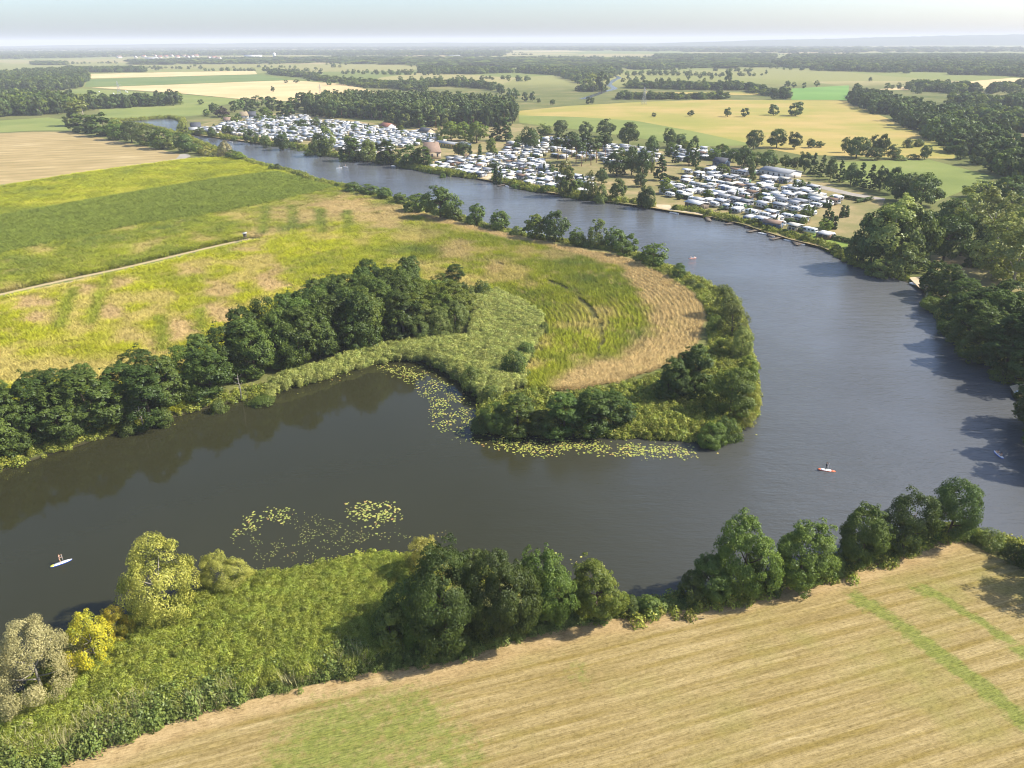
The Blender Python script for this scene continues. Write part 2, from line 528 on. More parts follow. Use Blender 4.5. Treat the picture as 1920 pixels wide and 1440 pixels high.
# ------------------------------------------------------------------ field sheets
def sheet(name, px, mat, z, label, cat='field', cut=True):
    poly = GP(px, z)
    tris = tessellate_polygon([[Vector((a, b, 0)) for a, b in poly]])
    v = [(a, b, z) for a, b in poly]
    me = new_mesh(name, v, [t if (poly[t[1]] - poly[t[0]])[0] * (poly[t[2]] - poly[t[0]])[1] - (poly[t[1]] - poly[t[0]])[1] * (poly[t[2]] - poly[t[0]])[0] > 0 else t[::-1] for t in tris], [mat])
    return tag(link(name, me), label, cat, kind='structure')

def grid_sheet(name, poly, step, z, mat, attrs, label, cat='field'):
    b = catmull(poly, step) if False else poly
    pts = fill(poly, step, 0.2, 3)
    d = dist_line(pts, poly, True)
    pts = pts[d > step * 0.35]
    vs = [Vector(p) for p in b] + [Vector(p) for p in pts]
    n = len(b)
    v2, e2, f2, *_ = delaunay_2d_cdt(vs, [(i, (i + 1) % n) for i in range(n)], [], 1, 1e-5)
    xy = np.array([tuple(v) for v in v2])
    at = {k: ('POINT', fn(xy)) for k, fn in attrs.items()}
    me = new_mesh(name, np.concatenate([xy, np.full((len(xy), 1), z)], 1), [tuple(f) for f in f2], [mat], None, at)
    return tag(link(name, me), label, cat, kind='structure')

TAN = [(0.3, (0.30, 0.225, 0.105)), (0.55, (0.40, 0.30, 0.150)), (0.75, (0.47, 0.365, 0.20))]
M['stubble_far'] = field_mat('far_stubble', TAN, 0.03, (15.0, -0.45, 0.95, (0.22, 0.175, 0.075)), 0.25)
M['straw'] = field_mat('pale_straw_field', [(0.3, (0.44, 0.33, 0.16)), (0.7, (0.56, 0.43, 0.23))], 0.01, None, 0.15)
M['pasture'] = field_mat('pasture_grass', [(0.3, (0.13, 0.165, 0.045)), (0.55, (0.18, 0.21, 0.06)), (0.75, (0.23, 0.235, 0.08))], 0.012, None, 0.3)
M['grass_field'] = field_mat('green_field', [(0.3, (0.10, 0.15, 0.045)), (0.7, (0.15, 0.19, 0.06))], 0.01, None, 0.3)
M['bright_green'] = field_mat('bright_green_field', [(0.3, (0.11, 0.21, 0.05)), (0.7, (0.15, 0.26, 0.065))], 0.01, None, 0.2)
M['ripe'] = field_mat('ripe_yellow_field', [(0.2, (0.21, 0.22, 0.05)), (0.42, (0.28, 0.25, 0.065)), (0.58, (0.38, 0.28, 0.10)), (0.8, (0.43, 0.31, 0.13))], 0.009, (40, 0.03, 0.35, (0.19, 0.20, 0.05)), 0.3)
M['soil'] = field_mat('crop_soil', [(0.3, (0.065, 0.070, 0.022)), (0.7, (0.11, 0.10, 0.04))], 0.1, None, 0.3)
M['camp'] = field_mat('worn_camp_grass', [(0.25, (0.12, 0.14, 0.045)), (0.5, (0.22, 0.19, 0.085)), (0.72, (0.35, 0.26, 0.14))], 0.045, None, 0.3)
M['sand'] = field_mat('river_sand', [(0.3, (0.42, 0.33, 0.21)), (0.7, (0.55, 0.45, 0.31))], 0.2, None, 0.2)
M['gravel'] = field_mat('gravel_lane', [(0.3, (0.24, 0.22, 0.19)), (0.7, (0.34, 0.31, 0.27))], 0.2, None, 0.2)
M['lawn'] = field_mat('lawn_grass', [(0.3, (0.12, 0.20, 0.035)), (0.7, (0.22, 0.25, 0.06))], 0.1, None, 0.3)

sheet('stubble_field', [(-260, 272), (0, 250), (60, 247), (132, 247), (205, 262), (290, 278), (338, 289), (328, 300), (200, 318), (100, 334), (0, 346), (-260, 392)], M['stubble_far'], 1.03, 'harvested pale field with curved mowing lines left of the river')
sheet('meadow', [(-200, 232), (0, 226), (90, 220), (132, 226), (130, 244), (60, 245), (0, 248), (-200, 266)], M['pasture'], 1.04, 'dry meadow strip below the dark left wood')
sheet('meadow', [(90, 174), (150, 166), (330, 176), (470, 188), (400, 200), (392, 214), (330, 220), (262, 222), (190, 226), (186, 205), (150, 190)], M['pasture'], 1.05, 'green riverside pasture round a dark shelter belt of trees', 'meadow')
sheet('grain_field', [(172, 164), (330, 158.5), (470, 153), (545, 150.5), (640, 157), (712, 173), (690, 178), (560, 190), (468, 187), (330, 174)], M['straw'], 1.06, 'pale golden grain field with a pylon behind the pine wood')
sheet('crop_strip', [(158, 163), (165, 149), (480, 139), (546, 150), (440, 154), (300, 159)], M['grass_field'], 1.05, 'grey green strip field between two pale ones at left')
sheet('grain_field', [(170, 147), (170, 139), (330, 135), (478, 133), (482, 139), (330, 143)], M['straw'], 1.06, 'thin pale stubble strip farthest of the left strip fields')
sheet('crop_field', [(972, 208), (1060, 199), (1200, 191), (1330, 187), (1590, 188.5), (1640, 212), (1720, 245), (1790, 280), (1790, 298), (1700, 296), (1500, 290), (1420, 275), (1300, 262), (1180, 245), (1080, 232), (975, 222)], M['ripe'], 1.04, 'broad ripe yellow field with a row of round oaks')
sheet('crop_strip', [(972, 216), (1080, 219), (1190, 226), (1300, 246), (1420, 272), (1300, 275), (1180, 256), (1060, 240), (974, 230)], M['pasture'], 1.10, 'green swath sweeping behind the campsite trees')
sheet('crop_strip', [(1175, 172), (1400, 173), (1480, 176), (1380, 178.5), (1180, 176)], M['ripe'], 1.06, 'thin yellow strip between two dark hedges')
sheet('green_field', [(1482, 166), (1592, 160), (1590, 187.5), (1484, 187)], M['bright_green'], 1.06, 'bright green field at the head of the wood belt')
sheet('meadow', [(1560, 304), (1742, 299), (1868, 332), (1800, 360), (1755, 378), (1700, 372), (1640, 350), (1580, 340)], M['pasture'], 1.06, 'smooth grey green meadow behind the campsite hedge', 'meadow')
sheet('grain_field', [(1640, 168), (1760, 157), (1900, 146), (1960, 150), (1960, 158), (1780, 170)], M['straw'], 1.05, 'pale field between the right-hand groves')
sheet('grain_field', [(1860, 251), (1960, 248), (1960, 275), (1900, 272)], M['straw'], 1.05, 'pale ploughed field at the right edge behind the wood belt')
sheet('green_field', [(1850, 182), (1960, 174), (1960, 190), (1880, 196)], M['bright_green'], 1.05, 'bright green field at the far right edge')
CAMP_PX = [(352, 250), (365, 236), (420, 222), (470, 214), (560, 212), (650, 224), (760, 240), (930, 232), (975, 232), (1060, 262), (1180, 272), (1330, 300), (1470, 315), (1560, 345), (1660, 372), (1640, 420), (1600, 452),
           (1566, 474), (1538, 462), (1484, 449), (1434, 434), (1393, 420), (1336, 407), (1262, 396), (1204, 386), (1119, 375), (1053, 364), (1003, 357), (950, 344), (895, 334), (811, 322), (744, 308), (691, 301), (600, 288), (560, 276), (500, 270), (425, 260), (380, 254)]
sheet('campsite_ground', CAMP_PX, M['camp'], 1.02, 'worn dry grass of the riverside campsite', 'ground')
sheet('beach', [(1222, 383), (1256, 384), (1262, 391), (1300, 394), (1330, 401), (1325, 405), (1300, 400), (1262, 394.5), (1236, 390)], M['sand'], 1.05, 'bright sandy bathing beach below the right-hand camp', 'beach')
sheet('beach', [(888, 331), (918, 325), (934, 330), (922, 336.5), (905, 334)], M['sand'], 1.05, 'small sandy landing in the middle of the campsite bank', 'beach')
sheet('beach', [(1704, 520), (1735, 518), (1770, 545), (1790, 560), (1745, 562), (1735, 557), (1738, 545), (1722, 538)], M['sand'], 1.03, 'sandy landing under trees on the right bank', 'beach')
sheet('beach', [(1893, 724), (1940, 712), (1960, 735), (1930, 752), (1905, 742)], M['sand'], 1.03, 'small sandy landing at the right edge with a board', 'beach')
sheet('lawn', [(1480, 442), (1530, 436), (1590, 455), (1588, 474), (1566, 472), (1530, 456)], M['lawn'], 1.06, 'green lawn at the downstream end of the campsite', 'lawn')
sheet('lane', [(338, 289), (352, 288), (358, 293), (345, 298), (220, 319), (100, 338), (0, 351), (-200, 384), (-200, 380), (0, 347), (100, 334), (210, 316), (330, 298)], M['gravel'], 1.07, 'grey gravel lane between the stubble and the yellow crop', 'lane')
sheet('lane', [(1440, 326), (1560, 352), (1600, 362), (1660, 372), (1658, 376), (1596, 367), (1556, 358), (1440, 332)], M['gravel'], 1.08, 'camp lane along the dark conifer hedge', 'lane')
sheet('clearing', [(1600, 396), (1560, 418), (1530, 436), (1560, 440), (1600, 420), (1650, 400)], M['camp'], 1.07, 'open sandy parking area between the conifers', 'ground')
sheet('clearing', [(1745, 478), (1800, 478), (1850, 500), (1960, 560), (1960, 600), (1880, 560), (1800, 530), (1745, 500)], M['camp'], 1.07, 'dappled clearing under the tall poplars', 'ground')

def ribbon(name, px, width, mat, z, label, cat):
    c = catmull(GP(px, z), 6, False)
    d = np.gradient(c, axis=0); d /= np.linalg.norm(d, axis=1)[:, None]
    nrm = np.stack([-d[:, 1], d[:, 0]], 1)
    k = len(c)
    us = np.linspace(-0.5, 0.5, 7)
    v = np.concatenate([np.concatenate([c + nrm * u * width, np.full((k, 1), z)], 1) for u in us])
    f = np.concatenate([np.stack([np.arange(k - 1) + (j + 1) * k, np.arange(k - 1) + j * k, np.arange(1, k) + j * k, np.arange(1, k) + (j + 1) * k], 1) for j in range(6)])
    f = f[:, ::-1]
    me = new_mesh(name, v, f, [mat], None, {'across': ('POINT', np.repeat(us, k))})
    return tag(link(name, me), label, cat, kind='structure')

TRACK_PX = [(-120, 583), (0, 556), (120, 529), (230, 506), (340, 480), (420, 461), (476, 449)]
def track_mat():
    t = NT('farm_track')
    a = t.attr('across')
    wob = t.math('ADD', a, t.math('MULTIPLY', t.math('SUBTRACT', t.noise(t.pos(), 0.5, 3), 0.5), 0.12))
    rut = t.ramp(t.math('ADD', wob, 0.5), [(0.05, (0.13, 0.15, 0.05)), (0.16, (0.40, 0.31, 0.19)), (0.34, (0.36, 0.28, 0.17)), (0.45, (0.12, 0.14, 0.045)), (0.62, (0.12, 0.14, 0.045)), (0.72, (0.36, 0.28, 0.17)), (0.92, (0.38, 0.30, 0.17)), (1.0, (0.2, 0.18, 0.07))])
    return t.principled(rut, 0.95, 0.05)
M['track'] = track_mat()
ribbon('farm_track', TRACK_PX, 7.5, M['track'], 1.09, 'two-rut dirt track ending inside the yellow crop', 'track')
ribbon('stream', [(1092, 186), (1118, 177), (1135, 171), (1152, 166), (1142, 158), (1152, 150), (1160, 145), (1140, 138)], 11.0, M['water'], 1.12, 'narrow winding stream beyond the campsite', 'stream')

# near stubble field -------------------------------------------------
EDGE_PX = [(-60, 1500), (100, 1440), (220, 1392), (360, 1340), (520, 1300), (680, 1262), (850, 1240), (950, 1205), (1080, 1172), (1200, 1152), (1290, 1142), (1400, 1115), (1500, 1094), (1610, 1062), (1700, 1035), (1790, 1003), (1840, 1030), (1900, 1060), (1990, 1090), (2250, 1170)]
EDGE = GP(EDGE_PX)
NEAR_FIELD = np.concatenate([EDGE, np.array([[150, 60], [200, 20], [60, -10], [-90, -10], [-110, 40]])])
GREEN_LINES = [(GP([(1608, 1122), (1660, 1152), (1740, 1210), (1830, 1280), (1930, 1358)]), 1.5), (GP([(1722, 1100), (1790, 1135), (1860, 1180), (1930, 1232)]), 1.1)]
GREEN_BLOBS = [((640, 1400), 10.0, 1.0), ((560, 1420), 7.0, .7), ((760, 1360), 8.0, .9), ((830, 1420), 7.0, 0.8), ((700, 1330), 6.0, 0.7), ((1085, 1262), 3.0, 0.6), ((1180, 1160), 1.6, .35), ((640, 1480), 10.0, 0.9)]
EDGE_S = catmull(EDGE[:16], 4.0, False)
_e = EDGE[1:16]
_q = np.polyfit(_e[:, 0], _e[:, 1], 2)
_ex = np.linspace(_e[0, 0] - 60, _e[-1, 0] + 90, 120)
ROW_S = np.stack([_ex, np.polyval(_q, _ex) + 6], 1)
def nf_green(xy):
    g = np.zeros(len(xy))
    for ln, w in GREEN_LINES:
        g = np.maximum(g, 1.45 * (1 - smooth(w * 0.3, w * 1.6, dist_line(xy, ln))))
    for c, r, s in GREEN_BLOBS:
        g = np.maximum(g, s * (1 - smooth(r * 0.3, r * 1.3, np.linalg.norm(xy - G(*c)[:2], axis=1))))
    return g
def nf_edge(xy):
    return dist_line(xy, ROW_S)
def nf_rim(xy):
    return dist_line(xy, EDGE_S)
def nf_mat():
    t = NT('mown_stubble')
    p = t.pos()
    e, g = t.attr('edge'), t.attr('green')
    ang = math.atan2(*(EDGE[11] - EDGE[6])[::-1])
    warp = t.math('ADD', e, t.math('MULTIPLY', t.noise(p, 0.05, 2), 0.6))
    comb = t.n("ShaderNodeCombineXYZ")
    mp = t.mapping(p, (1, 1, 1), -ang)
    sp = t.n("ShaderNodeSeparateXYZ"); t.l(mp, sp.inputs[0])
    t.l(t.math('MULTIPLY', sp.outputs['X'], 0.05), comb.inputs[0]); t.l(warp, comb.inputs[1])
    streak = t.noise(comb.outputs[0], 1.0, 6, 0.8)
    comb2 = t.n("ShaderNodeCombineXYZ")
    t.l(t.math('MULTIPLY', sp.outputs['X'], 0.5), comb2.inputs[0]); t.l(t.math('MULTIPLY', e, 3.2), comb2.inputs[1])
    fine = t.noise(comb2.outputs[0], 1.5, 5, 0.75)
    swath = t.mapr(t.math('SINE', t.math('ADD', t.math('MULTIPLY', e, 2 * math.pi / 2.5), t.math('MULTIPLY', t.noise(comb.outputs[0], 0.35, 2), 1.0))), -0.2, 1.0)
    c = t.ramp(streak, [(0.28, (0.140, 0.102, 0.036)), (0.44, (0.228, 0.172, 0.070)), (0.60, (0.312, 0.242, 0.112)), (0.78, (0.445, 0.360, 0.200))])
    swn = t.mapr(t.noise(comb.outputs[0], 0.8, 4, 0.7), 0.35, 0.65, 0.15, 0.75)
    c = t.mix(t.math('MULTIPLY', swath, swn), c, (0.190, 0.140, 0.036))
    c = t.mix(t.mapr(t.noise(p, 0.06, 4), 0.50, 0.72, 0, 0.62), c, (0.20, 0.185, 0.055))
    rim = t.mapr(t.math('ADD', t.attr('rim'), t.math('MULTIPLY', t.noise(p, 0.25, 3), 2.5)), 3.0, 5.6, 0.75, 0)
    c = t.mix(rim, c, t.ramp(t.noise(p, 0.5, 4), [(0.3, (0.29, 0.20, 0.095)), (0.7, (0.43, 0.315, 0.165))]))
    gm = t.mapr(t.math('ADD', g, t.math('MULTIPLY', t.math('SUBTRACT', t.noise(p, 0.8, 6, 0.75), 0.5), 2.6)), 0.25, 1.10, 0.0, 0.80)
    c = t.mix(gm, c, t.ramp(fine, [(0.3, (0.085, 0.115, 0.020)), (0.7, (0.185, 0.210, 0.045))]))
    tuft = t.noise(p, 2.4, 6, 0.8)
    both = t.math('ADD', t.math('MULTIPLY', fine, 0.5), t.math('MULTIPLY', tuft, 0.5))
    c = t.mix(0.9, c, t.mix(1.0, c, t.ramp(both, [(0.34, (0.38, 0.36, 0.30)), (0.49, (1, 1, 1)), (0.66, (1.5, 1.5, 1.5))]), 'MULTIPLY'))
    h = t.math('ADD', t.math('MULTIPLY', both, 0.7), t.math('MULTIPLY', swath, -0.08))
    return t.principled(c, 0.95, 0.05, t.bump(h, 0.7, 0.3))
M['mown'] = nf_mat()
grid_sheet('stubble_field', NEAR_FIELD, 1.8, 1.04, M['mown'], {'edge': nf_edge, 'green': nf_green, 'rim': nf_rim}, 'golden mown field with straight rows and green wheel strips in the foreground')

# ------------------------------------------------------------------ foliage generators
def quads_from(cent, nrm, size, r, aspect=0.62):
    n = len(cent)
    nrm = nrm / np.maximum(np.linalg.norm(nrm, axis=1), 1e-6)[:, None]
    up = r.normal(size=(n, 3))
    a = np.cross(nrm, up); a /= np.maximum(np.linalg.norm(a, axis=1), 1e-6)[:, None]
    b = np.cross(nrm, a)
    s = size[:, None]
    fold = nrm * s * 0.18
    v = np.stack([cent - a * s, cent - b * s * aspect + fold, cent + a * s, cent + b * s * aspect + fold], 1).reshape(-1, 3)
    return v, np.arange(n * 4).reshape(n, 4)

PROFILE = {
    'round': lambda t: np.sqrt(np.clip(1 - (2 * t - 0.86) ** 2 / 1.30, 0, 1)),
    'alder': lambda t: np.clip(np.minimum(0.72 + 1.2 * t, 1.0) * np.clip(1.06 - t, 0, 1) ** 0.40 * 1.08, 0, 1),
    'tall': lambda t: np.clip(np.sin(np.pi * (0.12 + 0.84 * t)) ** 0.6, 0, 1),
    'cone': lambda t: np.clip(1.02 - t, 0, 1) ** 0.85,
    'column': lambda t: np.clip(np.minimum(0.8 + t, 1.0) * np.clip(1.03 - t, 0, 1) ** 0.3, 0, 1),
    'bush': lambda t: np.sqrt(np.clip(1 - t ** 1.9, 0, 1)),
    'pine': lambda t: np.sqrt(np.clip(1 - (2 * t - 0.9) ** 2 / 1.25, 0, 1)),
}

def crown(seed, prof, H, W, z0, nc, nl, leaf, flat=0.62, cs=0.17, shell=0.55, droop=0.0, lobes=0):
    """leaf quads in clumps spread through a crown of height H, width W, starting at z0*H"""
    r = np.random.default_rng(seed)
    R = W / 2
    t = r.random(nc) ** 0.9
    ang = np.arange(nc) * 2.399963 + r.random(nc) * 0.9
    lob = 1 + 0.20 * np.sin(2 * ang + r.random() * 6) + 0.13 * np.sin(3 * ang + r.random() * 6 + 4 * t) + 0.10 * np.sin(5 * ang + 7 * t + r.random() * 6)
    rad = PROFILE[prof](t) * lob * R * (1 - cs * 0.9)
    q = shell + (1 - shell) * r.random(nc) ** 0.6
    crad = W * cs * (0.65 + 0.7 * r.random(nc)) * (0.55 + 0.45 * np.clip(PROFILE[prof](t), 0.15, 1))
    c = np.stack([np.cos(ang) * rad * q, np.sin(ang) * rad * q, (z0 + (1 - z0) * t * 0.955) * H], 1)
    c[:, 2] = np.maximum(c[:, 2] - droop * (rad / R) ** 2 * H * 0.12, crad * 0.35)
    if lobes:
        la = np.arange(lobes) * 2.399963 + r.random(lobes) * 1.1
        lt = 0.10 + 0.80 * ((np.arange(lobes) * 0.618 + r.random()) % 1.0)
        lr = PROFILE[prof](lt) * R * (0.50 + 0.22 * r.random(lobes))
        lc = np.stack([np.cos(la) * lr, np.sin(la) * lr, (z0 + (1 - z0) * lt * 0.92) * H], 1)
        lrad = W * (0.20 + 0.10 * r.random(lobes))
        dd = np.linalg.norm(c[:, None] - lc[None], axis=2) / lrad[None]
        li = dd.argmin(1)
        u = c - lc[li]
        u /= np.maximum(np.linalg.norm(u, axis=1), 1e-6)[:, None]
        tgt = lc[li] + u * (lrad[li] * (0.85 + 0.3 * r.random(nc)))[:, None] * np.array([1, 1, 0.85])
        mx = 0.18 if prof == 'bush' else 0.55
        c = c * (1 - mx) + tgt * mx
        c[:, 2] = np.clip(c[:, 2], crad * 0.35, H * 0.985)
    if lobes:
        spr = r.random(nc) < 0.13
        c[spr] = np.array([0, 0, H * 0.45]) + (c[spr] - np.array([0, 0, H * 0.45])) * (1.10 + 0.14 * r.random((spr.sum(), 1)))
        c[:, 2] = np.clip(c[:, 2], crad * 0.35, H * 1.03)
        crad[spr] *= 0.72
    k = np.maximum(4, (nl / nc * (crad / crad.mean()) ** 2)).astype(int)
    ci = np.repeat(np.arange(nc), k)
    n = len(ci)
    d = r.normal(size=(n, 3)); d /= np.linalg.norm(d, axis=1)[:, None]
    out = c[ci] - np.array([0, 0, (z0 + (1 - z0) * 0.42) * H])
    out /= np.maximum(np.linalg.norm(out, axis=1), 1e-6)[:, None]
    flip = ((d * (out + np.array([0, 0, 0.45]))).sum(1) < -0.25) & (r.random(n) < 0.8)
    d[flip] *= -1
    rr = crad[ci] * (0.62 + 0.45 * r.random(n))
    pos = c[ci] + d * rr[:, None] * np.array([1, 1, flat])
    pos[:, 2] = np.maximum(pos[:, 2], 0.05)
    nrm = d * 0.9 + out * 0.5 + np.array([0, 0, 0.35]) + r.normal(size=(n, 3)) * 0.46
    size = leaf * (0.55 + 0.75 * r.random(n)) * 0.62
    v, f = quads_from(pos, nrm, size, r)
    ct = r.random(nc)
    tint = np.clip(0.55 * ct[ci] + 0.55 * r.random(n) - 0.05, 0, 1)
    return v, f, tint

def trunk_mb(H, W, z0, rad, seed, limbs=6, m=0, mb=None, lean=0.03):
    r = np.random.default_rng(seed)
    mb = mb or MB()
    top = H * (z0 + (1 - z0) * 0.62)
    lx, ly = r.normal() * lean * H, r.normal() * lean * H
    pts = [(0, 0, -0.4), (lx * .2, ly * .2, top * 0.25), (lx * .55, ly * .55, top * 0.6), (lx, ly, top)]
    mb.tube(pts, [rad * 1.25, rad, rad * 0.72, rad * 0.22], 7, m)
    for k in range(limbs):
        a = k * 2.4 + r.random()
        s = 0.35 + 0.5 * k / max(1, limbs)
        zb = max(top * s, z0 * H * 0.8)
        b = Vector((lx * s, ly * s, zb))
        e = b + Vector((math.cos(a) * W * 0.33, math.sin(a) * W * 0.33, H * 0.13 + r.random() * H * 0.06))
        mid = (b + e) / 2 + Vector((0, 0, -H * 0.012))
        mb.tube([b, mid, e], [rad * 0.45, rad * 0.28, rad * 0.08], 5, m)
    return mb

# kind: profile, H, W, z0, clumps, flat, clump size, shell, foliage, bark, trunk radius, droop
SPEC = {
    'alder': ('alder', 17, 9.5, 0.05, 150, 0.85, 0.125, 0.62, 'alder', 'bark', 0.28, 0.5),
    'broad': ('round', 13, 11.5, 0.08, 95, 0.62, 0.17, 0.60, 'broad', 'bark', 0.32, 0.2),
    'oak': ('round', 15, 15, 0.14, 100, 0.60, 0.16, 0.60, 'oak', 'bark', 0.42, 0.2),
    'lime': ('round', 14, 11, 0.10, 90, 0.62, 0.16, 0.60, 'lime', 'bark', 0.34, 0.2),
    'poplar': ('tall', 24, 13, 0.10, 120, 0.95, 0.13, 0.55, 'poplar', 'pale_bark', 0.42, 0.0),
    'willow': ('tall', 13, 9.5, 0.05, 85, 1.1, 0.15, 0.60, 'willow', 'bark', 0.34, 0.6),
    'yellow': ('round', 9, 9.5, 0.03, 85, 0.75, 0.15, 0.62, 'yellow_willow', 'pale_bark', 0.2, 0.3),
    'gold': ('bush', 6, 7, 0.02, 60, 0.75, 0.17, 0.60, 'gold', 'pale_bark', 0.12, 0.2),
    'grey': ('bush', 8, 11.5, 0.02, 95, 0.7, 0.13, 0.62, 'grey_willow', 'pale_bark', 0.2, 0.3),
    'pine': ('pine', 19, 8.5, 0.52, 42, 0.50, 0.17, 0.45, 'pine', 'pine_bark', 0.26, 0.0),
    'spruce': ('cone', 17, 7.5, 0.05, 100, 0.42, 0.13, 0.70, 'conifer', 'bark', 0.24, 0.4),
    'thuja': ('column', 9, 2.6, 0.02, 55, 1.1, 0.26, 0.70, 'conifer', 'bark', 0.14, 0.0),
    'copper': ('round', 14, 13, 0.06, 85, 0.62, 0.17, 0.60, 'copper', 'bark', 0.38, 0.2),
    'shrub': ('bush', 5, 6.5, 0.02, 50, 0.75, 0.19, 0.60, 'shrub', 'bark', 0.10, 0.2),
}
LOD = {'close': (26000, 0.29), 'near': (12500, 0.37), 'mid': (2600, 0.85), 'far': (460, 2.0)}
_CACHE = {}
def tree_mesh(kind, lod, var):
    key = (kind, lod, var)
    if key not in _CACHE:
        pr, H, W, z0, nc, flat, cs, sh, fm, bm, tr, dr = SPEC[kind]
        nl, leaf = LOD[lod]
        area = (W * H) / (11.5 * 13)
        nl = int(nl * max(0.30, area ** 0.85) * (0.6 if kind == 'pine' else 1))
        leaf = leaf * (0.80 if kind in ('shrub', 'gold', 'thuja') else 1) * (0.78 if kind in ('grey', 'willow', 'poplar', 'yellow', 'gold') else 1)
        if lod == 'close' and kind in ('grey', 'gold', 'yellow'): leaf, nl = leaf * (0.62 if kind == 'grey' else 0.8), int(nl * (2.2 if kind == 'grey' else 1.5))
        if lod == 'close' and pr not in ('cone', 'column'): nc, cs, sh = int(nc * (2.3 if W > 8 else 1.7)), cs * 0.66, 0.66
        elif lod == 'near' and pr in ('round', 'alder', 'tall'): nc, cs, sh = int(nc * 1.5), cs * 0.80, 0.64
        if lod == 'far': nc = max(16, nc // 3)
        elif lod == 'mid': nc = int(nc * 0.75)
        seed = sum(map(ord, kind)) * 7 + var * 101 + len(lod)
        v, f, tint = crown(seed, pr, H, W, z0, nc, nl, leaf, flat, cs, sh, dr, {'grey': 0, 'gold': 4}.get(kind, {'round': 11, 'bush': 8, 'tall': 12, 'alder': 12}.get(pr, 0)))
        He, We = float(v[:, 2].max()) * 0.99, 2 * float(np.percentile(np.hypot(v[:, 0], v[:, 1]), 97))
        if lod == 'far':
            mb = trunk_mb(H, W, z0, tr * 1.2, seed, 0)
            nv = len(v)
            fl = [tuple(q) for q in f.tolist()] + [tuple(nv + i for i in q) for q in mb.f]
            me = new_mesh(kind + '_tree', np.concatenate([v, np.array(mb.v)]), fl, [M[fm], M[bm]], [0] * len(f) + [1] * len(mb.f), {'tint': ('FACE', np.concatenate([tint, np.zeros(len(mb.f))]))})
            _CACHE[key] = (me, None, He, We)
        else:
            cm = new_mesh(kind + '_crown', v, f, [M[fm]], None, {'tint': ('FACE', tint)})
            tm = trunk_mb(H, W, z0, tr, seed, 7).mesh(kind + '_trunk', [M[bm]], True)
            _CACHE[key] = (cm, tm, He, We)
    return _CACHE[key]

NAMES = {'alder': ('alder_tree', 'tree'), 'broad': ('broadleaf_tree', 'tree'), 'oak': ('oak_tree', 'tree'), 'lime': ('lime_tree', 'tree'), 'poplar': ('poplar_tree', 'tree'), 'willow': ('willow_tree', 'tree'),
         'yellow': ('willow_tree', 'tree'), 'gold': ('golden_shrub', 'shrub'), 'grey': ('willow_tree', 'tree'), 'pine': ('pine_tree', 'tree'), 'spruce': ('spruce_tree', 'tree'), 'thuja': ('thuja_tree', 'tree'),
         'copper': ('copper_beech_tree', 'tree'), 'shrub': ('shrub', 'shrub')}
LOOK = {'alder': 'dark green alder', 'broad': 'bushy green broadleaf tree', 'oak': 'rounded dark oak', 'lime': 'bright green lime tree', 'poplar': 'tall pale green poplar', 'willow': 'light green willow',
        'yellow': 'yellow-green willow', 'gold': 'golden yellow shrub', 'grey': 'silvery grey willow', 'pine': 'tall pine with bare trunk', 'spruce': 'dark conical spruce', 'thuja': 'slim dark thuja',
        'copper': 'dark copper beech', 'shrub': 'low green shrub'}
def tree_world(kind, x, y, h, w, label=None, group=None, z=None, lod=None):
    dist = math.hypot(y, x, CAM_H)
    if lod is None:
        lod = 'close' if dist < 142 else 'near' if dist < 290 else ('mid' if dist < 800 else 'far')
    var = random.randrange(3)
    cm, tm, H, W = tree_mesh(kind, lod, var)
    name, cat = NAMES[kind]
    z = ground_z(x, y) - 0.05 if z is None else z
    s = (w / W * (0.97 + 0.06 * random.random()), w / W, h / H)
    rz = random.random() * 6.283
    if tm is None:
        o = link(name, cm, None, (x, y, z), rz, s)
    else:
        o = empty(name, (x, y, z), rz, s)
        link('crown', cm, o); link('trunk', tm, o)
    tag(o, label, cat, group)
    return o

def tree_px(kind, px, py, top, wpx, label=None, group=None, lod=None):
    b = G(px, py, 1.0)
    _, dep = P(b)
    w = 1.08 * wpx * dep[0] / F_PX
    lo, hi = 0.5, 60.0
    for _ in range(30):
        m = (lo + hi) / 2
        if P((b[0], b[1], 1 + m))[0][0, 1] > top: lo = m
        else: hi = m
    return tree_world(kind, b[0], b[1], lo, w, label, group, lod=lod)

ONES = "zero first second third fourth fifth sixth seventh eighth ninth tenth eleventh twelfth thirteenth fourteenth fifteenth sixteenth seventeenth eighteenth nineteenth".split()
TENS = {2: "twent", 3: "thirt", 4: "fort", 5: "fift", 6: "sixt", 7: "sevent", 8: "eight", 9: "ninet"}
def ordw(n):
    if n == 100: return 'hundredth'
    if n > 100: return ('hundred-and-' if n < 200 else 'two-hundred-and-') + ordw(n % 100 if n % 100 else 1)
    if n < 20: return ONES[n]
    t, u = divmod(n, 10)
    return TENS[t] + "ieth" if u == 0 else TENS[t] + "y-" + ONES[u]

def place_list(rows, where, group=None):
    """rows of (kind, px, base y, top y, width px); labels count each kind from the left in its zone"""
    rows = sorted(rows, key=lambda q: q[1])
    tot = {}
    for q in rows: tot[q[0]] = tot.get(q[0], 0) + 1
    seen = {}
    for q in rows:
        k = q[0]
        seen[k] = seen.get(k, 0) + 1
        lab = LOOK[k] + (', ' + (ordw(seen[k]) + ' from left ' if tot[k] > 1 else '')) + where
        lab = lab.replace(', ' + where, ' ' + where)
        tree_px(k, q[1], q[2], q[3], q[4], lab, group)

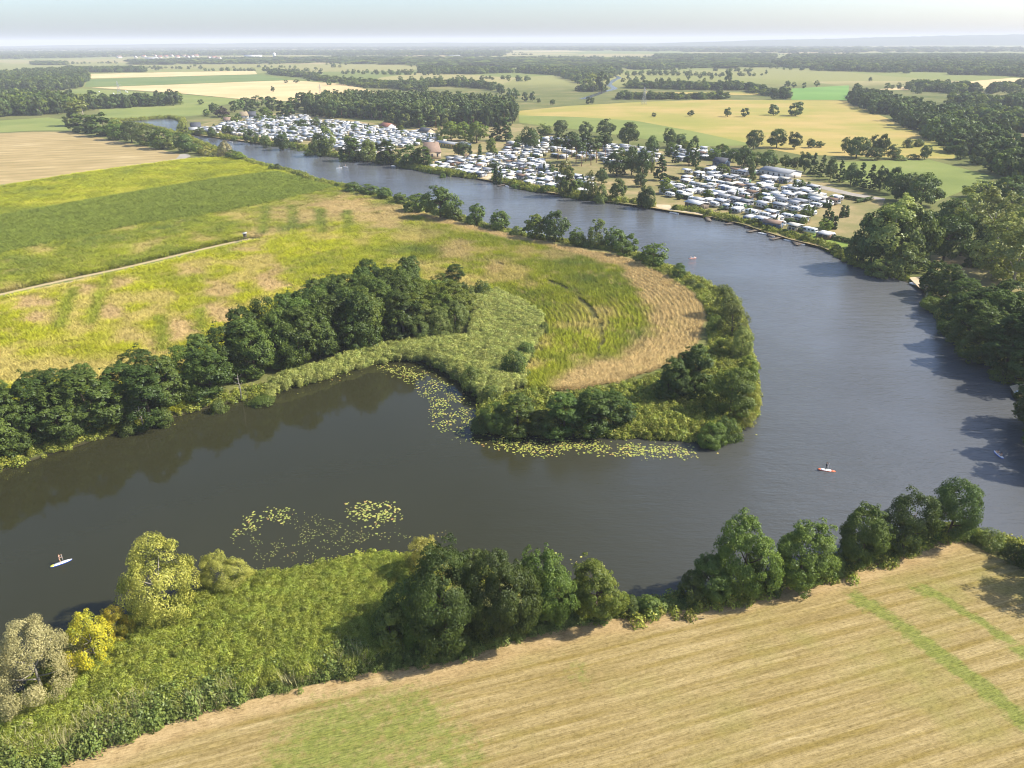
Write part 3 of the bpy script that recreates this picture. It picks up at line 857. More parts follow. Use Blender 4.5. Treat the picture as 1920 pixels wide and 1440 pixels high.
# ------------------------------------------------------------------ scatter by geometry nodes (only for what nobody could count)
def scatter_group():
    pass
def scatter(name, pts, rot, sc, protos, label, cat, attrs=None, pick=None):
    n = len(pts)
    at = {'rot': ('POINT', rot), 'scl': ('POINT', sc), 'pick': ('POINT', pick if pick is not None else np.random.default_rng(n).integers(0, len(protos), n))}
    for k, v in (attrs or {}).items(): at[k] = ('POINT', v)
    me = new_mesh(name, pts, [], [], None, at)
    o = link(name, me)
    ng = bpy.data.node_groups.new(name, 'GeometryNodeTree')
    ng.interface.new_socket('Geometry', in_out='INPUT', socket_type='NodeSocketGeometry')
    ng.interface.new_socket('Geometry', in_out='OUTPUT', socket_type='NodeSocketGeometry')
    N = ng.nodes.new; L = ng.links.new
    gi, go = N('NodeGroupInput'), N('NodeGroupOutput')
    iop = N('GeometryNodeInstanceOnPoints')
    L(gi.outputs[0], iop.inputs['Points'])
    join = N('GeometryNodeJoinGeometry')
    for p in reversed(protos):
        oi = N('GeometryNodeObjectInfo')
        oi.transform_space = 'ORIGINAL'
        oi.inputs['Object'].default_value = p
        oi.inputs['As Instance'].default_value = True
        L(oi.outputs['Geometry'], join.inputs[0])
    L(join.outputs[0], iop.inputs['Instance'])
    iop.inputs['Pick Instance'].default_value = True
    def na(nm, ty):
        a = N('GeometryNodeInputNamedAttribute'); a.data_type = ty; a.inputs['Name'].default_value = nm
        return a.outputs['Attribute']
    L(na('pick', 'FLOAT'), iop.inputs['Instance Index'])
    L(na('rot', 'FLOAT_VECTOR'), iop.inputs['Rotation'])
    L(na('scl', 'FLOAT_VECTOR'), iop.inputs['Scale'])
    L(iop.outputs[0], go.inputs[0])
    md = o.modifiers.new('scatter', 'NODES')
    md.node_group = ng
    return tag(o, label, cat, kind='stuff')

def blade_clump(name, seed, n, h, spread, width, lean, mat, segs=2, tip=0.15):
    r = np.random.default_rng(seed)
    V, F, T = [], [], []
    for i in range(n):
        a = r.random() * 6.283
        b = np.array([r.normal() * spread, r.normal() * spread, -0.05])
        hh = h * (0.65 + 0.5 * r.random())
        dirn = np.array([math.cos(a), math.sin(a), 0])
        side = np.array([-math.sin(a + 0.4), math.cos(a + 0.4), 0]) * width * (0.7 + 0.6 * r.random())
        ln = lean * (0.3 + r.random())
        base = len(V)
        for s in range(segs + 1):
            t = s / segs
            c = b + dirn * ln * hh * t ** 1.8 + np.array([0, 0, hh * (t - 0.35 * ln * t * t)])
            wd = side * (1 - t) ** 0.5 if s < segs else side * tip
            V += [c - wd / 2, c + wd / 2]
        for s in range(segs):
            F.append((base + 2 * s, base + 2 * s + 1, base + 2 * s + 3, base + 2 * s + 2))
            T.append(r.random())
    return new_mesh(name, np.array(V), np.array(F), [mat], None, {'tint': ('FACE', np.array(T))})

def frond_clump(name, seed, n, rad, h, leaf, mat):
    r = np.random.default_rng(seed)
    a = r.random(n) * 6.283
    q = rad * np.sqrt(r.random(n))
    pos = np.stack([np.cos(a) * q, np.sin(a) * q, h * (0.25 + 0.75 * r.random(n) ** 0.6)], 1)
    nrm = np.stack([np.cos(a) * 0.5, np.sin(a) * 0.5, np.full(n, 0.75)], 1) + r.normal(size=(n, 3)) * 0.42
    v, f = quads_from(pos, nrm, leaf * (0.6 + 0.8 * r.random(n)), r, 0.24)
    tint = np.clip(0.25 + 0.45 * pos[:, 2] * 0 + 0.75 * r.random(n), 0, 1)
    return new_mesh(name, v, f, [mat], None, {'tint': ('FACE', tint)})

def leaf_clump(name, seed, n, rad, h, leaf, mat):
    r = np.random.default_rng(seed)
    d = r.normal(size=(n, 3)); d[:, 2] = np.abs(d[:, 2]); d /= np.linalg.norm(d, axis=1)[:, None]
    pos = d * (0.55 + 0.5 * r.random(n))[:, None] * np.array([rad, rad, h])
    pos[:, 2] += 0.03
    v, f = quads_from(pos, d + r.normal(size=(n, 3)) * 0.5 + np.array([0, 0, 0.3]), leaf * (0.6 + 0.8 * r.random(n)), r)
    return new_mesh(name, v, f, [mat], None, {'tint': ('FACE', r.random(n))})

def rnd_rot(n, tilt, seed):
    r = np.random.default_rng(seed)
    return np.stack([r.normal(size=n) * tilt, r.normal(size=n) * tilt, r.random(n) * 6.283], 1)

def xyz(xy, z=None):
    if z is None:
        z = land_z(shore_dist(xy))
    return np.concatenate([xy, np.broadcast_to(np.asarray(z, float), (len(xy),))[:, None]], 1)

# ------------------------------------------------------------------ crop on the peninsula and the left fields
CROP_PX = [(-160, 392), (0, 352), (150, 327), (340, 301), (420, 297), (462, 303), (505, 317), (560, 334), (625, 353), (690, 372), (740, 385), (800, 404), (870, 422), (960, 443), (1060, 463), (1150, 480), (1200, 495), (1250, 517), (1296, 545), (1322, 580),
           (1318, 620), (1300, 660), (1240, 690), (1160, 716), (1080, 730), (1040, 733), (985, 728), (984, 700), (1005, 655), (1024, 620), (1010, 590), (970, 562), (925, 550), (900, 545), (860, 548), (790, 566), (700, 572), (620, 600), (560, 640), (490, 672), (430, 705), (340, 770),
           (250, 795), (150, 812), (0, 838), (-160, 880)]
CROP = GP(CROP_PX)
sheet('crop_field', CROP_PX, M['soil'], 1.06, 'crop field soil covering the peninsula and the left bank')
TRACK = catmull(GP(TRACK_PX), 6, False)
LANE = catmull(GP([(900, 488), (960, 502), (1030, 528), (1085, 560), (1120, 600), (1131, 640), (1118, 672)]), 5, False)
BAND = catmull(GP([(760, 398), (850, 420), (950, 443), (1050, 463), (1140, 484), (1195, 503), (1248, 548), (1290, 600), (1278, 640), (1215, 672), (1140, 702), (1070, 728)]), 5, False)
DRY_BLOBS = [(66, 571, 36, 20, 1), (73, 600, 30, 14, 1), (157, 546, 40, 18, 1), (208, 590, 34, 20, 1), (226, 535, 34, 14, .9), (335, 622, 34, 30, 1), (300, 650, 40, 25, .8), (412, 590, 42, 26, 1), (416, 546, 34, 18, .9), (503, 531, 38, 26, 1), (357, 509, 40, 14, .8), (255, 633, 40, 18, .7),
             (560, 405, 90, 22, .75), (650, 392, 95, 26, .9), (720, 412, 60, 26, .8), (490, 440, 40, 12, .8), (600, 440, 40, 14, .5), (470, 470, 30, 12, .8), (860, 470, 40, 20, .75), (780, 440, 50, 20, .5), (930, 505, 30, 14, .8), (1085, 575, 14, 18, .3), (900, 585, 30, 10, 0), (1040, 480, 40, 10, .6), (20, 700, 60, 20, .6), (120, 700, 60, 20, .5)]
GREEN_STRIPS = [((205, 520), (170, 610)), ((140, 545), (112, 620)), ((300, 600), (308, 660)), ((376, 585), (380, 620)), ((498, 390), (494, 440)), ((548, 390), (550, 430)), ((600, 395), (604, 440)), ((650, 400), (655, 440))]
BANDB_PX = np.array([(-200, 440), (0, 408), (200, 372), (400, 338), (520, 324), (626, 354), (560, 371), (420, 401), (250, 427), (0, 480), (-200, 520)], float)
def crop_state(xy):
    px = P2(xy)
    x, y = px[:, 0], px[:, 1]
    n1 = fbm(xy[:, 0] * 0.05, xy[:, 1] * 0.05, 4)
    n2 = fbm(xy[:, 0] * 0.18 + 50, xy[:, 1] * 0.18, 3)
    dry = np.zeros(len(xy))
    for bx, by, rx, ry, s in DRY_BLOBS:
        e = np.sqrt(((x - bx) / rx) ** 2 + ((y - by) / ry) ** 2)
        dry = np.maximum(dry, s * (1 - smooth(0.45, 1.35, e + (n2 - 0.5) * 1.5)))
    wband = np.interp(x, [700, 1000, 1150, 1220, 1330], [5, 7, 9, 13, 12])
    dry = np.maximum(dry, 0.95 * (1 - smooth(0.45, 1.15, dist_line(xy, BAND) / wband + (n2 - 0.5) * 1.1)))
    dry = np.maximum(dry, smooth(0.58, 0.72, n1) * 0.6)
    dry = np.maximum(dry, smooth(0.62, 0.80, fbm(xy[:, 0] * 0.5, xy[:, 1] * 0.5 + 7, 2)) * 0.55)
    yel = np.where(y > np.interp(x, TRACK_X, TRACK_Y), 0.85, 0.35)
    yel = yel * (1 - 0.50 * smooth(560, 800, x))
    up = y < np.interp(x, [-200, 0, 200, 400, 520, 640], [440, 408, 372, 338, 324, 352])
    yel = np.where(up, 0.62, yel)
    yel = np.clip(yel + (n1 - 0.5) * 1.3 + (n2 - 0.5) * 0.5, 0, 1)
    for a, b in GREEN_STRIPS:
        g = 1 - smooth(0.6, 2.6, dist_line(xy, GP([a, b])) + (n2 - .5) * 2)
        dry = dry * (1 - g); yel = yel * (1 - 0.6 * g)
    dark = inside(px, BANDB_PX + 0)
    dry = np.where(dark, dry * 0.0, np.where(up, dry * 0.25, dry))
    yel = np.where(dark, 0.02 + 0.12 * n1, yel)
    return np.clip(dry, 0, 1), yel, dark
TRACK_X, TRACK_Y = [p[0] for p in TRACK_PX] + [640, 2000], [p[1] for p in TRACK_PX] + [420, 420]

def crop_rows():
    inner = catmull(GP([(760, 505), (850, 500), (905, 527), (960, 560), (1006, 588), (1022, 620), (1004, 655), (985, 700), (982, 734)]), 2.0, False)
    outer = catmull(GP([(800, 400), (960, 441), (1100, 470), (1200, 495), (1255, 520), (1300, 548), (1324, 585), (1318, 625), (1296, 665), (1230, 695), (1150, 722), (1050, 737)]), 2.0, False)
    k = 240
    def rs(c):
        s = np.concatenate([[0], np.cumsum(np.linalg.norm(np.diff(c, axis=0), axis=1))])
        u = np.linspace(0, s[-1], k)
        return np.stack([np.interp(u, s, c[:, 0]), np.interp(u, s, c[:, 1])], 1)
    a, b = rs(inner), rs(outer)
    nrow = int(np.linalg.norm(a - b, axis=1).mean() / 1.75)
    P_, A_ = [], []
    for j in range(nrow + 1):
        c = a + (b - a) * (j / nrow)
        s = np.concatenate([[0], np.cumsum(np.linalg.norm(np.diff(c, axis=0), axis=1))])
        u = np.arange(0, s[-1], 1.0) + random.random()
        q = np.stack([np.interp(u, s, c[:, 0]), np.interp(u, s, c[:, 1])], 1)
        d = np.stack([np.interp(u + 1, s, c[:, 0]), np.interp(u + 1, s, c[:, 1])], 1) - q
        P_.append(q); A_.append(np.arctan2(d[:, 1], d[:, 0]))
    return np.concatenate(P_), np.concatenate(A_), np.concatenate([a, b[::-1]])

def build_crop():
    protos = []
    for i, (x, y) in enumerate([(1100, 620), (1060, 560), (1180, 580)]):
        me = blade_clump('maize_clump', 40 + i, 30, 1.7, 0.32, 0.17, 1.05, M['crop'])
        g = G(x, y)
        protos.append(tag(link('maize_clump', me, None, (g[0], g[1], 1.05)), 'tuft of maize standing in the peninsula crop, ' + ['below the dark lane', 'on the dark lane', 'right of the lane'][i], 'maize', 'maize tufts', 'stuff'))
    rp, ra, rpoly = crop_rows()
    keep = inside(rp, CROP) & (dist_line(rp, LANE) > 0.6)
    rp, ra = rp[keep], ra[keep]
    rp = rp + np.random.default_rng(2).normal(size=rp.shape) * 0.16
    other = fill(CROP, 1.25, 0.45, 9)
    d = np.hypot(other[:, 0], other[:, 1])
    thin = np.random.default_rng(4).random(len(other)) < np.clip(1.25 - (d - 250) / 700, 0.45, 1)
    m = ~inside(other, rpoly) & (dist_line(other, TRACK) > 4.6) & thin
    other = other[m]
    xy = np.concatenate([rp, other])
    r = np.random.default_rng(8)
    ang = np.concatenate([ra + r.normal(size=len(ra)) * 0.25, r.random(len(other)) * 6.283])
    dry, yel, dark = crop_state(xy)
    n = len(xy)
    far = np.clip(np.hypot(xy[:, 0], xy[:, 1]) / 260, 1, 1.7)
    hh = (0.95 + 0.2 * r.random(n)) * np.where(dark, 1.1, 1.0) * (1 - 0.35 * dry)
    row = np.concatenate([np.ones(len(rp)), np.zeros(len(other))])
    sx = np.where(row > 0, 1.2, 1.25) * far
    sy = np.where(row > 0, 0.66, 1.25) * far
    sc = np.stack([sx, sy, hh], 1)
    rot = np.stack([r.normal(size=n) * .06, r.normal(size=n) * .06, ang], 1)
    scatter('maize_crop', xyz(xy, 1.06), rot, sc, protos, 'standing maize, part green and part dried tan, in curved rows', 'crop', {'dry': dry, 'yel': yel})
    print('crop instances', n)
build_crop()

# ------------------------------------------------------------------ reeds, brambles, weeds
REED_PX = [(830, 1062), (760, 1056), (700, 1054), (640, 1064), (560, 1084), (480, 1096), (400, 1116), (330, 1138), (270, 1158), (240, 1185), (200, 1230), (140, 1290), (60, 1345), (0, 1370), (-80, 1400), (-120, 1480), (40, 1445), (150, 1400), (280, 1352), (420, 1310), (560, 1278), (690, 1245), (760, 1225), (800, 1180), (830, 1120)]
def build_reeds():
    protos = []
    for i, (x, y) in enumerate([(500, 1180), (620, 1120), (400, 1260)]):
        me = frond_clump('reed_clump', 60 + i, 360, 0.55, 1.8, 0.12, M['reed'])
        g = G(x, y)
        protos.append(tag(link('reed_clump', me, None, (g[0], g[1], 1.0)), 'clump of green reed in the foreground reed bed, ' + ['at its middle', 'near the water', 'near the field hedge'][i], 'reed', 'reed clumps', 'stuff'))
    poly = GP(REED_PX)
    xy = fill(poly, 0.56, 0.5, 21)
    n = len(xy); r = np.random.default_rng(3)
    wind = fbm(xy[:, 0] * 0.22, xy[:, 1] * 0.22, 3)
    rot = np.stack([(wind - 0.5) * 1.3 + r.normal(size=n) * .15, (fbm(xy[:, 0] * .25 + 30, xy[:, 1] * .25, 3) - 0.5) * 1.3 + r.normal(size=n) * .15, r.random(n) * 6.283], 1)
    hgt = 0.65 + 0.7 * fbm(xy[:, 0] * 0.12 + 9, xy[:, 1] * 0.12, 3)
    s = 0.9 + 0.5 * r.random(n)
    scatter('reed_bed', xyz(xy), rot, np.stack([s, s, s * hgt], 1), protos, 'dense green reed bed between the dark water and the mown field', 'reeds')
    print('reeds', n)
    pr2 = []
    for i, (x, y) in enumerate([(930, 640), (960, 600)]):
        me = frond_clump('reed_clump', 70 + i, 220, 0.7, 2.0, 0.19, M['pale_reed'])
        g = G(x, y)
        pr2.append(tag(link('reed_clump', me, None, (g[0], g[1], 1.0)), 'clump of pale reed in the peninsula hollow, ' + ['lower one', 'upper one'][i], 'reed', 'reed clumps', 'stuff'))
    A = GP([(880, 640), (890, 590), (880, 565), (930, 550), (975, 570), (1012, 595), (1020, 622), (1000, 655), (980, 700), (985, 726), (940, 740), (905, 750), (885, 730), (868, 716), (850, 702), (818, 685), (795, 672), (745, 670), (760, 650), (820, 645)])
    Bs = GP([(500, 742), (530, 728), (600, 709), (650, 692), (700, 678), (745, 671), (800, 672), (790, 652), (720, 655), (640, 680), (560, 705), (500, 728)])
    xy = np.concatenate([fill(A, 0.75, 0.5, 22), fill(Bs, 0.75, 0.5, 23)])
    n = len(xy)
    s = 0.9 + 0.5 * r.random(n)
    hgt = 0.7 + 0.6 * fbm(xy[:, 0] * .2, xy[:, 1] * .2, 3)
    rot = np.stack([(fbm(xy[:, 0] * .2, xy[:, 1] * .2, 2) - .5) * 0.9, (fbm(xy[:, 0] * .2 + 40, xy[:, 1] * .2, 2) - .5) * 0.9, r.random(n) * 6.283], 1)
    scatter('reed_bed', xyz(xy), rot, np.stack([s, s, s * hgt], 1), pr2, 'pale grey-green reed bed in the hollow of the peninsula', 'reeds')
    # weeds on the tip of the peninsula and on every bank
    wp = []
    for i, (x, y) in enumerate([(1230, 790), (1390, 720), (1250, 770)]):
        me = leaf_clump('weed_clump', 80 + i, 150, 0.75, 0.95, 0.12, M['weed'])
        g = G(x, y)
        wp.append(tag(link('weed_clump', me, None, (g[0], g[1], 1.0)), 'clump of yellow-green weeds on the peninsula tip, ' + ['beside the water', 'on its right flank', 'behind the dark trees'][i], 'weeds', 'weed clumps', 'stuff'))
    C = GP([(905, 806), (1000, 810), (1100, 814), (1200, 819), (1290, 826), (1340, 824), (1386, 804), (1412, 780), (1421, 744), (1418, 700), (1408, 655), (1397, 607), (1383, 575), (1350, 553), (1318, 532), (1290, 520), (1255, 508), (1215, 494), (1205, 499), (1255, 522), (1300, 550), (1324, 580), (1330, 610), (1330, 650), (1300, 680), (1230, 705), (1150, 728), (1060, 742), (985, 735), (940, 745), (908, 760), (900, 785)])
    xy = [fill(C, 0.95, 0.5, 24)]
    k = np.arange(0, len(SHORE))
    nrm = np.roll(SHORE, -1, 0) - np.roll(SHORE, 1, 0)
    nrm = np.stack([nrm[:, 1], -nrm[:, 0]], 1) / np.linalg.norm(nrm, axis=1)[:, None]
    if shore_dist(SHORE[:1] + nrm[:1] * 2)[0] < 0: nrm = -nrm
    for off in (0.1, 0.9, 1.8, 2.9, 4.2):
        for sub in (0, 0.2, 0.4, 0.6, 0.8):
            q = SHORE * (1 - sub) + np.roll(SHORE, -1, 0) * sub + nrm * off
            q = q + r.normal(size=q.shape) * 0.6
            xy.append(q)
    xy = np.concatenate(xy)
    sd = shore_dist(xy)
    px = P2(xy)
    sand = ((px[:, 0] > 1225) & (px[:, 0] < 1262) & (px[:, 1] < 400)) | ((px[:, 0] > 1703) & (px[:, 0] < 1742) & (px[:, 1] > 515) & (px[:, 1] < 562)) | ((px[:, 0] > 1885) & (px[:, 1] > 700) & (px[:, 1] < 760)) | ((px[:, 0] > 895) & (px[:, 0] < 925) & (px[:, 1] < 345) & (px[:, 1] > 325))
    xy = xy[(sd > -0.1) & ~sand]
    n = len(xy)
    s = (0.7 + 1.0 * r.random(n) ** 2) * np.clip(xy[:, 1] / 240, 1.1, 1.8)
    scatter('bank_weeds', xyz(xy), rnd_rot(n, 0.12, 5), np.stack([s, s, s * (0.5 + 1.1 * fbm(xy[:, 0] * .15, xy[:, 1] * .15, 3))], 1), wp, 'tangled weeds and tall grass fringing the river banks', 'weeds')
    print('weeds', n)
    # bramble band between reed bed and field, and under the near trees
    bp = []
    for i, (x, y) in enumerate([(420, 1312), (560, 1282)]):
        me = leaf_clump('bramble_clump', 90 + i, 230, 0.85, 1.0, 0.10, M['bramble'])
        g = G(x, y)
        bp.append(tag(link('bramble_clump', me, None, (g[0], g[1], 1.0)), 'bramble clump along the mown field edge, ' + ['left one', 'right one'][i], 'bramble', 'bramble clumps', 'stuff'))
    c = EDGE_S
    cd = np.gradient(c, axis=0); cd /= np.linalg.norm(cd, axis=1)[:, None]
    cn = np.stack([-cd[:, 1], cd[:, 0]], 1)
    pts = []
    for off in np.arange(0.3, 4.4, 0.55):
        for sub in np.arange(0, 1, 0.14):
            q = c[:-1] * (1 - sub) + c[1:] * sub + cn[:-1] * off
            pts.append(q + r.normal(size=q.shape) * 0.35)
    xy = np.concatenate(pts)
    xy = xy[shore_dist(xy) > 0.4]
    dd = dist_line(xy, c)
    n = len(xy)
    gap = fbm(xy[:, 0] * 0.14, xy[:, 1] * 0.14, 3)
    left = smooth(20, -5, xy[:, 0])
    s = (0.55 + 0.6 * r.random(n)) * (0.45 + 0.35 * left + 0.75 * smooth(0.35, 0.6, gap))
    scatter('bramble_thicket', xyz(xy), rnd_rot(n, 0.15, 6), np.stack([s, s, s * (1.0 + 0.7 * left)], 1), bp, 'low bramble thicket along the edge of the mown field', 'bramble')
    dp = []
    for i, (x, y) in enumerate([(380, 1330), (230, 1372)]):
        me = blade_clump('dry_grass_clump', 95 + i, 26, 2.5, 0.40, 0.10, 0.45, M['dry_reed'], 2)
        g = G(x, y)
        dp.append(tag(link('dry_grass_clump', me, None, (g[0], g[1], 1.0)), 'tuft of bleached dry grass behind the bramble edge, ' + ['right one', 'left one'][i], 'grass', 'dry grass tufts', 'stuff'))
    D = GP([(20, 1420), (150, 1370), (260, 1325), (330, 1330), (430, 1300), (560, 1262), (690, 1235), (690, 1248), (560, 1282), (420, 1318), (280, 1362), (150, 1408), (20, 1450)])
    xy = fill(D, 0.7, 0.5, 25)
    xy = xy[fbm(xy[:, 0] * 0.3, xy[:, 1] * 0.3, 3) > 0.52]
    n = len(xy); s = 0.8 + 0.6 * r.random(n)
    scatter('dry_grass', xyz(xy), rnd_rot(n, 0.2, 7), np.stack([s, s, s], 1), dp, 'bleached dry stalks between reed bed and bramble edge', 'grass')
build_reeds()

# ------------------------------------------------------------------ trees
# alder belt along the calm inlet
BELT_PX = [(-60, 900), (0, 874), (100, 840), (200, 807), (300, 782), (400, 744), (470, 718), (540, 698), (620, 678), (700, 652), (790, 634), (850, 628), (868, 606), (830, 592), (770, 573), (700, 578), (640, 590), (560, 625), (500, 662), (450, 698), (400, 712), (330, 742), (250, 760), (150, 780), (50, 800), (-60, 825)]
def build_belt():
    xy = fill(GP(BELT_PX), 6.3, 0.26, 31)
    sd = shore_dist(xy)
    px = P2(xy)
    bands = [('inlet wood front row', sd < 11), ('inlet wood second row', (sd >= 11) & (sd < 23)), ('inlet wood rear', sd >= 23)]
    r = np.random.default_rng(12)
    n = 0
    for nm, m in bands:
        idx = sorted(np.where(m)[0], key=lambda i: px[i, 0])
        for k, i in enumerate(idx):
            h = 15.5 + 3.0 * r.random() - (2.5 if px[i, 0] < 420 else 0)
            w = 10.6 + 2.8 * r.random()
            light = px[i, 0] > 775 and r.random() < 0.7
            kind = 'lime' if light else ('broad' if r.random() < 0.16 else 'alder')
            tree_world(kind, xy[i, 0], xy[i, 1], h * (0.75 if light else 1), w, f'{LOOK[kind]}, {ordw(k + 1)} from left in the {nm}', 'trees of the inlet wood')
            n += 1
    print('belt trees', n)
build_belt()
place_list([('alder', 775, 540, 478, 40), ('alder', 852, 545, 490, 42), ('broad', 830, 556, 512, 40), ('shrub', 905, 558, 522, 38), ('shrub', 880, 560, 530, 36), ('broad', 812, 570, 525, 46), ('willow', 855, 622, 560, 50), ('willow', 826, 636, 575, 48), ('willow', 790, 640, 590, 44)], 'at the right end of the inlet wood', 'trees of the inlet wood')
place_list([('shrub', 490, 748, 728, 62), ('shrub', 410, 764, 735, 34), ('shrub', 308, 788, 750, 34), ('shrub', 240, 806, 775, 30)], 'on the waterline below the inlet wood', 'waterside shrubs')
# peninsula
place_list([('alder', 972, 803, 726, 72), ('alder', 1058, 806, 724, 84), ('alder', 1108, 803, 722, 78), ('alder', 1150, 800, 730, 72), ('broad', 930, 803, 748, 60), ('shrub', 905, 800, 770, 46), ('broad', 1020, 806, 760, 60)], 'on the south shore of the peninsula', 'trees on the peninsula')
place_list([('alder', 1262, 752, 665, 58), ('alder', 1300, 745, 646, 66), ('alder', 1285, 735, 650, 60), ('alder', 1250, 745, 692, 50)], 'in the dark clump below the tan crop', 'trees on the peninsula')
place_list([('broad', 1368, 778, 690, 84), ('broad', 1335, 826, 778, 54), ('shrub', 1362, 815, 768, 54), ('yellow', 1404, 768, 716, 40), ('lime', 1400, 722, 668, 42), ('willow', 1388, 672, 610, 46), ('willow', 1372, 630, 565, 52), ('willow', 1358, 595, 533, 50), ('yellow', 1396, 792, 756, 38), ('lime', 1350, 668, 636, 40), ('shrub', 1340, 620, 590, 34)], 'on the right tip of the peninsula', 'trees on the peninsula')
place_list([('shrub', 966, 705, 655, 52), ('shrub', 988, 670, 640, 34), ('shrub', 1020, 628, 600, 20), ('shrub', 884, 722, 684, 46), ('shrub', 920, 750, 720, 40)], 'in the reedy hollow of the peninsula', 'shrubs on the peninsula')
place_list([('shrub', 510, 320, 307, 14), ('shrub', 521, 320, 306, 16), ('shrub', 562, 332, 323, 14), ('shrub', 595, 342, 334, 14), ('shrub', 632, 352, 342, 16), ('broad', 662, 361, 341, 34), ('broad', 692, 366, 344, 38), ('broad', 722, 374, 350, 32), ('broad', 752, 383, 361, 28), ('broad', 783, 398, 362, 48), ('oak', 826, 411, 348, 74), ('shrub', 852, 411, 382, 36), ('broad', 893, 421, 381, 36), ('broad', 937, 431, 392, 38), ('shrub', 970, 442, 424, 28), ('lime', 1003, 449, 401, 40), ('oak', 1040, 454, 394, 58), ('broad', 1082, 461, 427, 34), ('willow', 1121, 463, 410, 40), ('broad', 1152, 466, 420, 38), ('broad', 1180, 472, 433, 32), ('broad', 1168, 480, 447, 34), ('broad', 1225, 498, 454, 48), ('broad', 1272, 522, 494, 26), ('shrub', 1293, 536, 521, 24), ('shrub', 1310, 545, 530, 22), ('shrub', 1200, 488, 474, 24), ('shrub', 1100, 462, 448, 24)], 'on the far bank of the crop peninsula', 'trees on the far peninsula bank')
# left bank of the far river
place_list([('poplar', 138, 236, 190, 34), ('poplar', 160, 236, 187, 36), ('alder', 150, 247, 212, 42), ('alder', 172, 250, 215, 38), ('alder', 197, 255, 210, 46), ('broad', 222, 262, 224, 38), ('oak', 248, 268, 226, 46), ('broad', 275, 273, 236, 40), ('broad', 306, 279, 238, 46), ('willow', 322, 280, 252, 24), ('oak', 347, 286, 248, 42), ('broad', 354, 284, 262, 28), ('yellow', 386, 291, 273, 30), ('yellow', 408, 293, 278, 26), ('grey', 424, 294, 262, 32), ('broad', 436, 298, 280, 26), ('lime', 448, 301, 284, 24), ('broad', 372, 288, 268, 22), ('willow', 212, 262, 244, 22)], 'beside the pale stubble on the left bank', 'trees on the left river bank')
# near bank
place_list([('yellow', 315, 1152, 1010, 138), ('yellow', 424, 1108, 1034, 90), ('grey', 82, 1300, 1168, 172), ('gold', 182, 1245, 1150, 104), ('gold', 225, 1200, 1136, 66)], 'at the waterside left of the reed bed', 'willows and shrubs by the foreground water')
place_list([('oak', 838, 1205, 1030, 150), ('oak', 940, 1200, 1038, 132), ('broad', 1022, 1172, 1032, 100), ('lime', 1115, 1160, 1052, 100), ('shrub', 770, 1190, 1088, 92), ('shrub', 735, 1212, 1130, 80), ('broad', 800, 1205, 1090, 90), ('yellow', 808, 1092, 1010, 96), ('shrub', 885, 1080, 1030, 60)], 'in the dark thicket right of the reed bed', 'trees by the foreground water')
place_list([('broad', 1388, 1112, 963, 116), ('broad', 1330, 1120, 1040, 76), ('shrub', 1295, 1125, 1068, 58), ('broad', 1500, 1092, 984, 112), ('broad', 1608, 1062, 945, 92), ('oak', 1690, 1036, 918, 92), ('oak', 1776, 1010, 893, 98), ('shrub', 1560, 1072, 1040, 50), ('shrub', 1442, 1105, 1072, 44), ('shrub', 1180, 1148, 1118, 40), ('shrub', 1215, 1146, 1118, 46), ('shrub', 1850, 1022, 992, 60), ('shrub', 1800, 1008, 980, 44), ('shrub', 1905, 1052, 1020, 50), ('broad', 1940, 1062, 990, 56)], 'between river and mown field at right', 'trees by the foreground water')
tree_px('oak', 2035, 1112, 960, 130, 'dark oak just outside the right edge throwing shade on the stubble', 'trees by the foreground water')
# right bank
place_list([('poplar', 1662, 500, 362, 92), ('oak', 1632, 497, 392, 80), ('oak', 1700, 498, 385, 86), ('lime', 1672, 470, 372, 70), ('willow', 1690, 515, 452, 60), ('willow', 1650, 513, 475, 48), ('shrub', 1715, 508, 478, 50), ('oak', 1606, 492, 440, 44)], 'in the big clump below the campsite', 'trees on the right bank')
place_list([('oak', 1725, 388, 326, 70), ('oak', 1690, 378, 330, 46), ('oak', 1780, 440, 372, 80), ('oak', 1768, 490, 400, 78), ('oak', 1800, 480, 398, 70), ('poplar', 1815, 450, 340, 70), ('poplar', 1850, 470, 344, 78), ('poplar', 1885, 490, 362, 80), ('poplar', 1915, 520, 372, 84), ('poplar', 1860, 525, 395, 84), ('poplar', 1895, 545, 420, 84), ('oak', 1895, 380, 328, 80), ('oak', 1840, 372, 338, 60), ('poplar', 1940, 500, 340, 84), ('shrub', 1825, 500, 478, 36)], 'in the tall grove behind the right bank', 'trees on the right bank')
place_list([('alder', 1748, 545, 488, 50), ('alder', 1774, 560, 495, 56), ('alder', 1805, 590, 520, 80), ('alder', 1840, 612, 530, 86), ('alder', 1872, 610, 518, 84), ('alder', 1792, 606, 548, 60), ('alder', 1815, 645, 560, 80), ('alder', 1848, 672, 572, 92), ('alder', 1885, 690, 575, 100), ('alder', 1918, 690, 560, 100), ('alder', 1860, 640, 545, 84), ('alder', 1905, 640, 540, 90), ('alder', 1945, 720, 600, 100), ('shrub', 1745, 575, 555, 46), ('shrub', 1775, 620, 596, 36), ('shrub', 1880, 702, 668, 60), ('alder', 1960, 650, 540, 90)], 'on the shady right bank', 'trees on the right bank')
for k, q in enumerate([(1965, 795, 650, 110), (1985, 840, 690, 110), (2030, 880, 720, 120), (2110, 900, 740, 120)]):
    tree_px('alder', *q, f'dark green alder outside the right edge shading the river, {ordw(k + 1)} from left', 'trees on the right bank')
